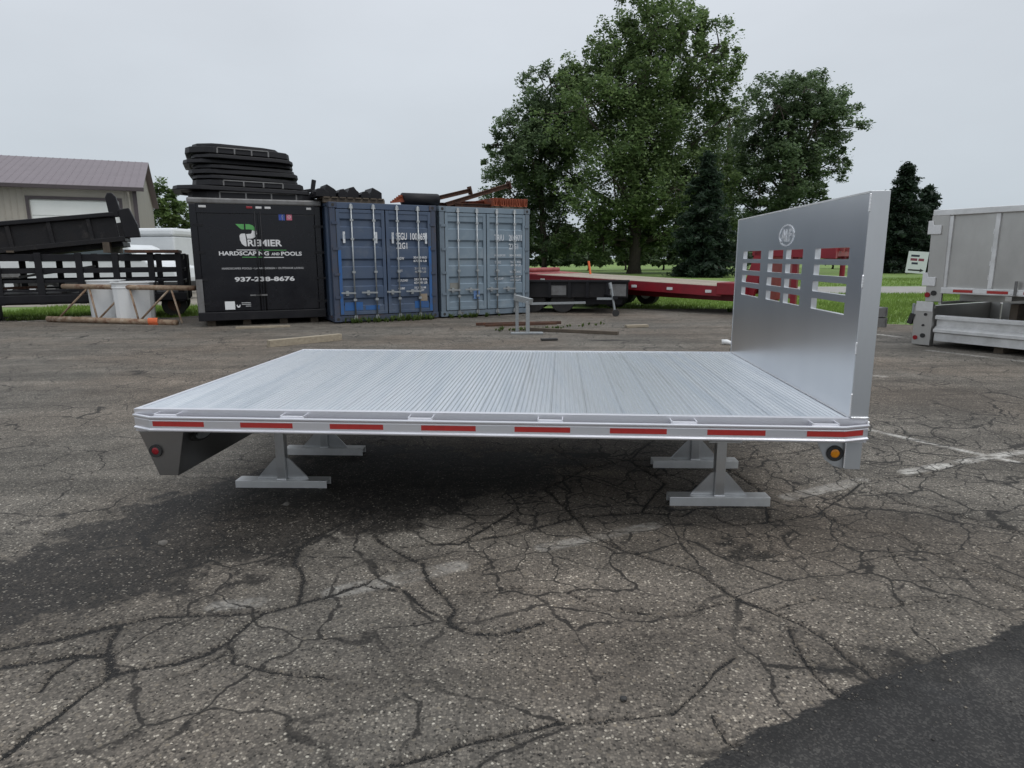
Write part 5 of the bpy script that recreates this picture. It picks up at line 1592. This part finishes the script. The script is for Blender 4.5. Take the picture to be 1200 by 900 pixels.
# ================================================================== ALUMINIUM DUMP BODIES (right)
da = R(-61)
dl = thing('aluminium_dump_bed', 'lower aluminium dump body with low sides standing on the asphalt', 'dump body', (6.42, 10.42, 0), da, 'stacked aluminium dump bodies')
DLn = 4.2
MB().prism([(0.0, 0.10), (0.05, 0.10), (0.07, 0.26), (0.07, 0.46), (0.0, 0.50), (-0.03, 0.48), (-0.03, 0.44), (0.03, 0.42), (0.03, 0.33), (-0.05, 0.28), (-0.05, 0.24), (0.0, 0.22)], 'x', 0.30, DLn).build('side_wall', ALU_RAIL, dl)
MB().box(0.30, DLn, 1.95, 2.02, 0.10, 0.66).build('side_wall', ALU_DULL, dl)
MB().box(0.05, DLn, 0.08, 1.94, 0.12, 0.18).build('floor', ALU_DULL, dl)
MB().box(DLn, DLn + 0.08, 0.0, 2.02, 0.1, 0.9).build('bulkhead', ALU_DULL, dl)
MB().prism([(0.0, 0.02), (0.27, 0.02), (0.27, 0.60), (0.20, 0.69), (0.02, 0.69), (-0.02, 0.60)], 'y', -0.06, 0.06).build('tail_post', ALU_DULL, dl, bevel=0.008)
MB().prism([(0.0, 0.02), (0.27, 0.02), (0.27, 0.60), (0.20, 0.69), (0.02, 0.69), (-0.02, 0.60)], 'y', 1.96, 2.08).build('tail_post', ALU_DULL, dl, bevel=0.008)
MB().box(0.02, 0.27, -0.075, -0.06, 0.55, 0.70).build('hinge_plate', ALU_RAIL, dl)
MB().box(0.05, 0.12, 0.06, 1.96, 0.12, 0.62).build('tailgate', ALU_DULL, dl)
for (xx, zz_, r_, mt) in ((0.05, 0.13, 0.035, LENS_RED), (0.16, 0.17, 0.035, RUBBER), (0.17, 0.50, 0.022, RUBBER), (0.15, 0.33, 0.018, RUBBER)):
    MB().disc((xx, -0.075, zz_), r_, 'y', 0.015, 14).build('tail_light' if mt is LENS_RED else 'grommet', mt, dl)
MB().bar((-0.07, -0.05, 0.34), (-0.02, -0.05, 0.50), 0.06, 0.07).build('latch', RUBBER, dl)
MB().bar((-0.03, -0.05, 0.50), (-0.03, -0.05, 0.66), 0.03, 0.03).build('latch_rod', GALV, dl)
for xx in (1.1, 2.4, 3.5):
    MB().box(xx, xx + 0.12, 0.1, 1.9, 0.0, 0.118).build('crossmember', TIMBER_DARK, dl)
MB().box(0.29, 0.33, 0.03, 1.94, 0.66, 0.70).build('cross_bar', ALU_RAIL, dl)

du = thing('aluminium_dump_bed', 'upper aluminium dump body with tall ribbed sides stacked on the lower one', 'dump body', (6.50, 10.34, 0.70), da, 'stacked aluminium dump bodies')
zt_ = 1.38
MB().box(0.0, DLn, 0.0, 0.05, 0.22, zt_ - 0.09).build('side_wall', ALU_DULL, du)
MB().box(-0.02, DLn, -0.05, 0.10, zt_ - 0.09, zt_).build('top_rail', ALU_RAIL, du, bevel=0.008)
MB().box(0.22, DLn, -0.055, 0.05, 0.13, 0.22).build('bottom_rail', ALU_RAIL, du, bevel=0.006)
MB().prism([(0.0, 0.0), (0.24, 0.0), (0.22, zt_ - 0.09), (-0.03, zt_ - 0.09)], 'y', -0.045, -0.002).build('tail_post', ALU_DULL, du, bevel=0.006)
for xx in (0.235, 0.86, 1.55, 2.25, 2.95):
    MB().prism([(xx - 0.015, 0.225), (xx + 0.04, 0.225), (xx + 0.04, zt_ - 0.095), (xx - 0.015, zt_ - 0.095)], 'y', -0.03, -0.002).build('side_post', ALU_RAIL, du)
    if xx > 0.3:
        MB().prism([(xx - 0.20, 0.225), (xx - 0.017, 0.225), (xx - 0.017, zt_ - 0.095), (xx - 0.16, zt_ - 0.095)], 'y', -0.014, -0.002).build('post_web', ALU_DULL, du)
    wd = MB()
    for zz_ in (0.35, 0.55, 0.75, 1.0):
        wd.box(xx - 0.022, xx - 0.016, -0.034, -0.028, zz_, zz_ + 0.07)
    wd.build('weld_stitches', ALU_WELD, du)
for k in range(7):
    xx = 0.40 + k * 0.46
    MB().box(xx, xx + 0.27, -0.058, -0.0555, 0.155, 0.195).build('reflective_tape', TAPE_RED, du)
    MB().box(xx + 0.275, xx + 0.455, -0.058, -0.0555, 0.155, 0.195).build('reflective_tape', TAPE_WHITE, du)
for zz_ in (1.02, 0.24):
    MB().prism([(-0.06, zz_), (0.13, zz_), (0.13, zz_ + 0.13), (0.02, zz_ + 0.13), (0.0, zz_ + 0.2), (-0.06, zz_ + 0.2)], 'y', -0.075, -0.046).build('hinge_bracket', TAPE_WHITE, du, bevel=0.004)
for (xx, zz_, mt) in ((0.03, 0.10, LENS_RED), (0.12, 0.13, RUBBER)):
    MB().disc((xx, -0.06, zz_), 0.04, 'y', 0.014, 14).build('tail_light' if mt is LENS_RED else 'grommet', mt, du)
MB().box(0.0, DLn, 0.06, 1.95, 0.16, 0.21).build('floor', ALU_DULL, du)
MB().box(0.0, DLn, 1.95, 2.0, 0.16, zt_).build('side_wall', ALU_DULL, du)
MB().box(0.0, 0.05, 0.06, 1.95, 0.215, zt_ - 0.1).build('tailgate', ALU_DULL, du)
MB().box(DLn - 0.05, DLn, 0.06, 1.95, 0.215, zt_).build('bulkhead', ALU_DULL, du)
for yy in (0.55, 1.35):
    MB().box(0.2, DLn, yy, yy + 0.1, 0.0, 0.155).build('long_sill', ALU_DULL, du)
for xx in (1.10, 2.2, 3.3):
    MB().box(xx, xx + 0.08, -0.045, 1.9, -0.04 if xx > 5 else 0.06, 0.125).build('crossmember', ALU_DULL, du)
MB().tube([(1.22, -0.065, 0.14), (1.22, -0.065, 0.34)], 0.02, 8).build('tie_rod', GREY_STEEL, du)
for xx in (1.15, 3.0):
    d_ = tag(MB().box(0, 0.1, 0.3, 1.7, 0.18, 0.70).build('timber_block', TIMBER_DARK), 'timber block between the stacked dump bodies, %s' % ('nearer the tail posts' if xx < 2 else 'farther from the tail posts'), 'timber', 'blocks between the dump bodies')
    d_.matrix_world = Matrix.Translation((6.42, 10.42, 0)) @ Matrix.Rotation(da, 4, 'Z') @ Matrix.Translation((xx, 0, 0))

# sign on the far lawn
sg = thing('lawn_sign', 'white lawn sign with black arrow pointing right before the dark spruces', 'sign', (32.75, 54.0, -0.04), R(-20))
SL = Matrix.Rotation(R(4), 4, 'Y')
MB().box(-0.72, 0.72, 0, 0.05, 0.12, 1.85).xf(SL).build('board', WHITE_PAINT, sg)
for xx in (-0.6, 0.6):
    MB().box(xx, xx + 0.07, 0.055, 0.12, -0.02, 1.8).xf(SL).build('post', GREY_STEEL, sg)
for (a, b, c, e_, mt) in ((-0.5, 0.10, 1.42, 1.58, SIGN_DARK), (-0.5, -0.02, 1.10, 1.30, SIGN_RED), (0.06, 0.46, 1.10, 1.30, SIGN_RED), (-0.38, 0.06, 0.82, 0.98, SIGN_DARK)):
    MB().box(a, b, -0.006, -0.001, c, e_).xf(SL).build('print', mt, sg)
MB().prism([(-0.55, 0.30), (0.30, 0.30), (0.30, 0.22), (0.58, 0.36), (0.30, 0.50), (0.30, 0.42), (-0.55, 0.42)], 'y', -0.006, -0.001).xf(SL).build('arrow', RUBBER, sg)

# galvanised channels right of the headboard
for i, (z0_, lb) in enumerate(((0.0, 'lower galvanised channel lying right of the headboard, beyond the lot line'), (0.20, 'upper galvanised channel stacked right of the headboard'))):
    g_ = thing('steel_channel', lb, 'channel', (6.85, 13.1 + 0.02 * i, z0_), R(4), 'galvanised channels by the headboard')
    MB().prism([(0, 0), (0.3, 0), (0.3, 0.05), (0.03, 0.05), (0.03, 0.13), (0.3, 0.13), (0.3, 0.18), (0, 0.18)], 'x', 0, 0.66).build('channel', GREY_STEEL, g_)
    MB().box(0.65, 0.67, -0.01, 0.31, -0.0 + 0.001, 0.19).build('end_cap', GREY_STEEL, g_)

# ================================================================== SMALL YARD THINGS
sh_ = thing('pipe_stand', 'galvanised pipe stand with a flat foot before the grey container', 'stand', (0.28, 12.15, 0), R(2))
MB().box(-0.30, 0.30, -0.06, 0.06, 0.0, 0.035).build('foot', LETTER_WHITE if False else GALV, sh_, bevel=0.005)
MB().box(-0.02, 0.05, -0.03, 0.03, 0.035, 0.60).build('post', GALV, sh_, bevel=0.004)
MB().box(-0.20, -0.14, 0.25, 0.31, 0.0, 0.66).build('post', GALV, sh_, bevel=0.004)
MB().bar((-0.2, 0.28, 0.66), (0.08, -0.02, 0.60), 0.09, 0.10).build('head', GALV, sh_)
MB().bar((0.05, 0.0, 0.56), (1.15, 0.5, 0.54), 0.04, 0.04).build('arm', GALV, sh_)
for i, (p, q, w_, h_, mt, lb, nm) in enumerate([
    ((-0.75, 13.75, 0.03), (1.05, 14.05, 0.03), 0.07, 0.06, RUST, 'rear rusty bar of the pair on the ground before the grey container', 'steel_bar'),
    ((-0.55, 13.55, 0.025), (0.95, 13.95, 0.025), 0.06, 0.05, RUST, 'front rusty bar of the pair on the ground before the grey container', 'steel_bar'),
    ((0.35, 12.75, 0.03), (1.95, 12.0, 0.03), 0.12, 0.06, TIMBER_DARK, 'dark weathered plank on the asphalt right of the pipe stand', 'plank'),
    ((-3.9, 10.45, 0.055), (-2.98, 11.35, 0.055), 0.13, 0.11, TIMBER, 'pale square timber lying behind the left corner of the flatbed', 'timber'),
    ((-5.6, 13.3, 0.02), (-4.6, 13.6, 0.02), 0.1, 0.04, TIMBER, 'thin pale board on the ground before the black box', 'board'),
    ((2.3, 13.2, 0.03), (2.75, 13.3, 0.03), 0.14, 0.05, TIMBER, 'short tan board scrap near the silver jack', 'board'),
    ((0.5, 11.15, 0.02), (0.78, 11.2, 0.02), 0.10, 0.03, RUBBER, 'small black rubber scrap behind the flatbed deck', 'scrap')]):
    b_ = MB().bar(Vector(p) - Vector(p), Vector(q) - Vector(p), w_, h_).build(nm, mt, bevel=0.004)
    b_.location = p
    tag(b_, lb, nm.split('_')[-1] if nm != 'steel_bar' else 'steel bar')
cup = MB().tube([(3.38, 10.5, 0.045), (3.46, 10.48, 0.05), (3.52, 10.44, 0.03)], [0.045, 0.04, 0.03], 10).build('plastic_scrap', WHITE_PLASTIC, smooth=True)
tag(cup, 'small white plastic scrap on the asphalt behind the headboard', 'litter')
# pebbles and bits of broken asphalt, each its own
PEB = pmat('pebble', (0.16, 0.145, 0.125), 0.9, 0.0, (0.09, 0.085, 0.08), 30)
for i, (x, y, s, lb) in enumerate([(-1.72, 3.03, 0.022, 'brown stone on the dark asphalt left of the flatbed'), (-1.29, 3.55, 0.018, 'grey pebble before the front left stand'), (0.35, 1.86, 0.012, 'small dark stone on the asphalt near the cracks at the bottom'), (0.02, 2.25, 0.012, 'small black stone beside the middle cracks')]):
    bm = bmesh.new()
    bmesh.ops.create_icosphere(bm, subdivisions=2, radius=s)
    for v in bm.verts:
        v.co *= 1 + rng.normal(0, 0.10)
        v.co.z *= 0.65
    me = bpy.data.meshes.new('stone')
    bm.to_mesh(me)
    bm.free()
    me.materials.append(PEB if i < 2 else RUBBER)
    o = bpy.data.objects.new('stone', me)
    col.objects.link(o)
    o.location = (x, y, s * 0.45)
    tag(o, lb, 'stone')

# ================================================================== THE ALUMINIUM FLATBED
FL, FW, FH = 3.66, 2.27, 0.625
fb = thing('flatbed_body', 'long silver aluminium truck flatbed with ribbed deck and slotted headboard', 'flatbed', (-1.9553, 3.3072, 0), -0.0756)
# ribbed extruded planks, running across the deck
NP = 20
pw = (3.575 - 0.022) / NP
prof = [(0.0, -0.032), (0.0, -0.0045)]
nr = 7
for k in range(nr):
    a = 0.003 + k * (pw - 0.0045) / nr
    w_ = (pw - 0.0045) / nr
    prof += [(a + w_ * 0.12, -0.0045), (a + w_ * 0.26, -0.0006), (a + w_ * 0.40, 0.0), (a + w_ * 0.62, 0.0), (a + w_ * 0.76, -0.0006), (a + w_ * 0.90, -0.0045)]
prof += [(pw - 0.0016, -0.0045), (pw - 0.0016, -0.032)]
p0 = MB().prism(prof, 'y', 0.032, FW - 0.032).build('deck_plank', ALU_DECK, fb)
p0.location = (0.022, 0, FH)
for k in range(1, NP):
    c_ = p0.copy()
    col.objects.link(c_)
    c_.parent = fb
    c_.location = (0.022 + k * pw, 0, FH + rng.uniform(-0.0006, 0.0006))
# edge channels
sidep = [(0.0, FH - 0.118), (0.032, FH - 0.118), (0.032, FH - 0.110), (0.008, FH - 0.110), (0.008, FH - 0.034), (0.031, FH - 0.034), (0.031, FH + 0.0015), (0.0, FH + 0.0015)]
MB().prism(sidep, 'x', 0.0, FL).build('side_channel', ALU, fb, bevel=0.0012)
MB().prism([(FW - a, b) for a, b in sidep], 'x', 0.0, FL).build('side_channel', ALU, fb, bevel=0.0012)
MB().box(0.0, 0.021, 0.033, FW - 0.033, FH - 0.118, FH + 0.001).build('rear_channel', ALU, fb, bevel=0.0012)
# rub rails with raised lips, bent in at both ends


def sweep(prof, path, out_n):
    """prof: (outward, z); path: (u, v) list; out_n: +1/-1 sign of the outward v direction"""
    n = len(prof)
    vs_, fs_ = [], []
    for i, (u, v) in enumerate(path):
        d0 = Vector(path[i]) - Vector(path[i - 1]) if i > 0 else Vector(path[1]) - Vector(path[0])
        d1 = Vector(path[i + 1]) - Vector(path[i]) if i < len(path) - 1 else d0
        n0 = Vector((d0.y, -d0.x)).normalized()
        n1 = Vector((d1.y, -d1.x)).normalized()
        nn = (n0 + n1)
        nn = nn / max(nn.dot(n0), 1e-3)
        nn = nn.normalized() * (1 / max(nn.normalized().dot(n0), 0.2))
        if nn.y * out_n < 0:
            nn = -nn
        for (o_, z) in prof:
            vs_.append((u + nn.x * o_, v + nn.y * o_, z))
    for i in range(len(path) - 1):
        for k in range(n):
            fs_.append((i * n + k, i * n + (k + 1) % n, (i + 1) * n + (k + 1) % n, (i + 1) * n + k))
    fs_.append(tuple(range(n))[::-1])
    fs_.append(tuple(range((len(path) - 1) * n, len(path) * n)))
    return MB().add(vs_, fs_)


ZT, ZB = 0.601, 0.524
railp = [(-0.004, ZB), (0.010, ZB), (0.011, ZB + 0.004), (0.011, ZB + 0.009), (0.003, ZB + 0.014), (0.0025, ZB + 0.020), (0.0035, ZB + 0.021), (0.0035, ZT - 0.021), (0.0025, ZT - 0.020), (0.003, ZT - 0.014), (0.011, ZT - 0.009), (0.011, ZT - 0.004), (0.010, ZT), (-0.004, ZT)]
VN = -0.058
path = [(0.004, -0.004), (0.12, VN), (FL - 0.13, VN), (FL - 0.004, -0.010)]
sweep(railp, path, -1).build('rub_rail', ALU, fb, bevel=0.0008)
sweep(railp, [(u, FW - v) for u, v in path], 1).build('rub_rail', ALU, fb, bevel=0.0008)


def rail_pt(u):
    for (a, b) in zip(path[:-1], path[1:]):
        if a[0] <= u <= b[0]:
            t_ = (u - a[0]) / (b[0] - a[0])
            return (u, a[1] + (b[1] - a[1]) * t_)
    return path[-1]


for k in range(8):
    uc = 0.270 + k * 0.4605
    a, b = uc - 0.135, uc + 0.135
    pp = [rail_pt(a)] + [p for p in path if a < p[0] < b] + [rail_pt(b)]
    sweep([(0.0036, 0.550), (0.0042, 0.550), (0.0042, 0.576), (0.0036, 0.576)], pp, -1).build('reflective_tape', TAPE_RED, fb)
# stake pockets between channel and rub rail
for u in (0.20, 0.862, 1.510, 2.150, 2.790, 3.445):
    sp = MB()
    sp.box(u - 0.062, u - 0.056, -0.053, -0.0005, ZB + 0.005, FH - 0.012)
    sp.box(u + 0.056, u + 0.062, -0.053, -0.0005, ZB + 0.005, FH - 0.012)
    sp.box(u - 0.056, u + 0.056, -0.0535, -0.036, ZB + 0.005, FH - 0.016)
    sp.build('stake_pocket', ALU_WELD if False else ALU, fb, bevel=0.001)
# substructure
for k in range(11):
    uu = 0.12 + k * 0.335
    MB().box(uu, uu + 0.06, 0.033, FW - 0.033, FH - 0.113, FH - 0.034).build('crossmember', ALU_STAND, fb)
for vv in (0.50, 1.20):
    MB().box(0.03, 3.55, vv, vv + 0.13, FH - 0.235, FH - 0.1135).build('long_sill', ALU_STAND, fb)
# rear light box, tapered
ZS = FH - 0.1185
MB().prism([(0.012, ZS), (0.255, ZS), (0.203, 0.267), (0.101, 0.267)], 'y', 0.001, FW - 0.001).build('rear_light_box', ALU_DARK, fb, bevel=0.003)


def marker(u, v, z, r0, r1, lens, nm='marker_light'):
    g_ = MB().ring((u, v - 0.010, z), r1 * 0.9, r0, 'y', 0.012, 24).build(nm, RUBBER, fb, smooth=False, bevel=0.001)
    vs_, fs_ = [(u, v - 0.011, z)], []
    rings_ = [(0.5, 0.0105), (0.85, 0.009), (1.0, 0.005)]
    for f, h in rings_:
        for k in range(20):
            a = 2 * math.pi * k / 20
            vs_.append((u + r1 * f * math.cos(a), v - h, z + r1 * f * math.sin(a)))
    for k in range(20):
        fs_.append((0, 1 + k, 1 + (k + 1) % 20))
        for j in range(2):
            fs_.append((1 + j * 20 + k, 1 + (j + 1) * 20 + k, 1 + (j + 1) * 20 + (k + 1) % 20, 1 + j * 20 + (k + 1) % 20))
    MB().add(vs_, fs_).build('lens', lens, g_, smooth=True)
    return g_


marker(0.097, 0.0, 0.402, 0.034, 0.022, LENS_RED)
# oval lamp housing on the inner face of the light box
hs_ = MB()
nq = 20
c_u, c_v, c_z = 0.252, 0.17, 0.455
hs_.prism([(c_v + 0.10 * math.cos(2 * math.pi * k / nq), c_z + 0.036 * math.sin(2 * math.pi * k / nq)) for k in range(nq)], 'x', c_u - 0.02, c_u + 0.012)
hs_.build('lamp_housing', RUBBER, fb)
MB().prism([(c_v + 0.075 * math.cos(2 * math.pi * k / nq), c_z + 0.024 * math.sin(2 * math.pi * k / nq)) for k in range(nq)], 'x', c_u + 0.0125, c_u + 0.02).build('lamp_back', GALV, fb)
# front bracket under the headboard
MB().box(3.568, 3.645, 0.004, 0.05, 0.372, ZS).build('bracket_post', ALU_POST, fb, bevel=0.002)
MB().prism([(3.439, ZS), (3.482, 0.414), (3.52, 0.385), (3.567, 0.370), (3.567, ZS)], 'y', 0.022, 0.028).build('bracket_gusset', ALU_POST, fb)
marker(3.527, 0.022, 0.447, 0.039, 0.024, LENS_AMBER)
# headboard: sheet with cut slots
UH, TP, ZTOP = 3.576, 0.030, 1.674
ucols = [(0.18, 0.615), (0.80, 1.085), (1.145, 1.44), (1.61, 2.06)]
zrows = [(1.102, 1.162), (1.197, 1.252), (1.285, 1.341), (1.370, 1.427)]
vsb = sorted({0.012, FW - 0.012} | {x for c in ucols for x in c})
zsb = sorted({FH + 0.004, ZTOP - 0.012} | {x for c in zrows for x in c})


def hole(v, z):
    return any(a < v < b for a, b in ucols) and any(a < z < b for a, b in zrows)


pv, pf, ids = [], [], {}


def vid(i, j, s):
    if (i, j, s) not in ids:
        ids[(i, j, s)] = len(pv)
        pv.append((UH + (TP if s else 0.0), vsb[i], zsb[j]))
    return ids[(i, j, s)]


ni, nj = len(vsb) - 1, len(zsb) - 1
solid = [[not hole((vsb[i] + vsb[i + 1]) / 2, (zsb[j] + zsb[j + 1]) / 2) for j in range(nj)] for i in range(ni)]
for i in range(ni):
    for j in range(nj):
        if not solid[i][j]:
            continue
        for s in (0, 1):
            q = [vid(i, j, s), vid(i + 1, j, s), vid(i + 1, j + 1, s), vid(i, j + 1, s)]
            pf.append(tuple(q if s else q[::-1]))
        for di, dj, e0, e1 in ((-1, 0, (0, 0), (0, 1)), (1, 0, (1, 0), (1, 1)), (0, -1, (0, 0), (1, 0)), (0, 1, (0, 1), (1, 1))):
            a, b = i + di, j + dj
            if 0 <= a < ni and 0 <= b < nj and solid[a][b]:
                continue
            pf.append((vid(i + e0[0], j + e0[1], 0), vid(i + e1[0], j + e1[1], 0), vid(i + e1[0], j + e1[1], 1), vid(i + e0[0], j + e0[1], 1)))
hb = MB().add(pv, pf).build('headboard', ALU_PANEL, fb)
tag(hb, 'brushed sheet headboard with rows of rectangular slots and an oval emblem')
MB().box(UH - 0.002, FL - 0.001, 0.002, 0.0115, FH + 0.003, ZTOP - 0.002).build('headboard_post', ALU_POST, hb, bevel=0.002)
MB().box(UH + TP + 0.002, FL - 0.002, 0.012, 0.05, FH + 0.003, ZTOP - 0.014).build('headboard_post', ALU_POST, hb)
MB().box(UH - 0.002, FL - 0.001, FW - 0.0115, FW - 0.002, FH + 0.003, ZTOP - 0.002).build('headboard_post', ALU_POST, hb, bevel=0.002)
MB().box(UH - 0.002, FL - 0.001, 0.012, FW - 0.012, ZTOP - 0.0115, ZTOP - 0.001).build('headboard_cap', ALU_RAIL, hb, bevel=0.002)
MB().box(UH + 0.001, FL - 0.001, 0.033, FW - 0.033, FH - 0.11, FH + 0.003).build('headboard_sill', ALU, hb)
# weld beads


def weld(p, q, r, nm='weld_bead', par=None):
    p, q = Vector(p), Vector(q)
    n_ = max(2, int((q - p).length / (r * 1.1)))
    pts_ = [p.lerp(q, i / n_) for i in range(n_ + 1)]
    rs_ = [r * (1.0 if i % 2 else 0.72) for i in range(n_ + 1)]
    MB().tube(pts_, rs_, 7).build(nm, ALU_WELD, par or fb, smooth=True)


for z0_, z1_ in ((FH + 0.01, FH + 0.12), (0.93, 0.99), (1.24, 1.30), (1.58, 1.66)):
    weld((UH - 0.003, 0.003, z0_), (UH - 0.003, 0.003, z1_), 0.005, par=hb)
weld((UH, -0.002, FH + 0.004), (FL, -0.002, FH + 0.004), 0.006, par=hb)
weld((UH - 0.003, 0.02, FH + 0.003), (UH - 0.003, FW - 0.03, FH + 0.003), 0.0025, par=hb)
weld((3.568, 0.003, 0.375), (3.568, 0.003, ZS - 0.004), 0.0045)
weld((FL - 0.005, -0.012, 0.60), (FL - 0.005, -0.012, 0.616), 0.006)
# oval emblem cut into the sheet
cv_, cz_, av_, az_ = 1.107, 1.513, 0.140, 0.066
em = MB()
nq = 36
vs_, fs_ = [], []
for k in range(nq):
    a = 2 * math.pi * k / nq
    jag = 1.0 + (0.02 if k % 2 else -0.01)
    for f, uu in ((0.87, -0.0025), (1.0 * jag, -0.0025), (1.0 * jag, -0.0002), (0.87, -0.0002)):
        vs_.append((UH + uu, cv_ + av_ * f * math.cos(a), cz_ + az_ * f * math.sin(a)))
for k in range(nq):
    k2 = (k + 1) % nq
    for j in range(4):
        fs_.append((k * 4 + j, k * 4 + (j + 1) % 4, k2 * 4 + (j + 1) % 4, k2 * 4 + j))
em.add(vs_, fs_).build('emblem_ring', EMBLEM, hb)
# letters face -u, read from the deck: left to right runs from far to near (v decreasing)
ML = Matrix(((0, 1, 0, UH), (-1, 0, 0, 0), (0, 0, 1, 0), (0, 0, 0, 1)))
text('emblem_letters', 'ALF', -(cv_ + 0.092), cz_ - 0.038, 0.184, 0.076, EMBLEM, hb, y=-0.0003, thick=0.003, bold=0.03, M=ML)

# ---------------- four stands
def stand(label, x, y, rz, ztop, ln=0.565):
    s = thing('support_stand', label, 'stand', (x, y, -0.004), rz, 'aluminium stands under the flatbed')
    h = ln / 2
    MB().prism([(-0.045, 0.0), (-0.039, 0.0), (-0.039, 0.046), (0.039, 0.046), (0.039, 0.0), (0.045, 0.0), (0.045, 0.054), (-0.045, 0.054)], 'x', -h, h).build('foot_channel', ALU_RAIL, s, bevel=0.0025)
    MB().box(-0.028, 0.028, -0.028, 0.028, 0.055, ztop).build('post', ALU_STAND, s, bevel=0.003)
    for sg_ in (-1, 1):
        MB().prism([(sg_ * 0.029, 0.055), (sg_ * 0.16, 0.055), (sg_ * 0.15, 0.068), (sg_ * 0.045, 0.185), (sg_ * 0.029, 0.19)], 'y', -0.004, 0.004).build('gusset', ALU_STAND, s)
    MB().box(-0.09, 0.09, -0.09, 0.09, ztop, ztop + 0.008).build('top_plate', ALU_STAND, s)
    wb = MB().tube([(-0.03, -0.030, 0.056), (0.03, -0.030, 0.056)], 0.005, 6)
    wb.build('weld_bead', ALU_WELD, s)


zt2 = FH - 0.2355 - 0.008 + 0.004
stand('front left aluminium stand under the flatbed, near the rear light box', -1.415, 3.83 + 0.045, -0.03, zt2)
stand('back left aluminium stand under the flatbed, half hidden by the deck', -1.35, 4.525 + 0.045, -0.04, zt2)
stand('front right aluminium stand under the flatbed, nearest the amber light', 1.175, 3.52 + 0.045, -0.03, zt2)
stand('back right aluminium stand under the flatbed, behind the front right one', 1.225, 4.20 + 0.045, -0.03, zt2)
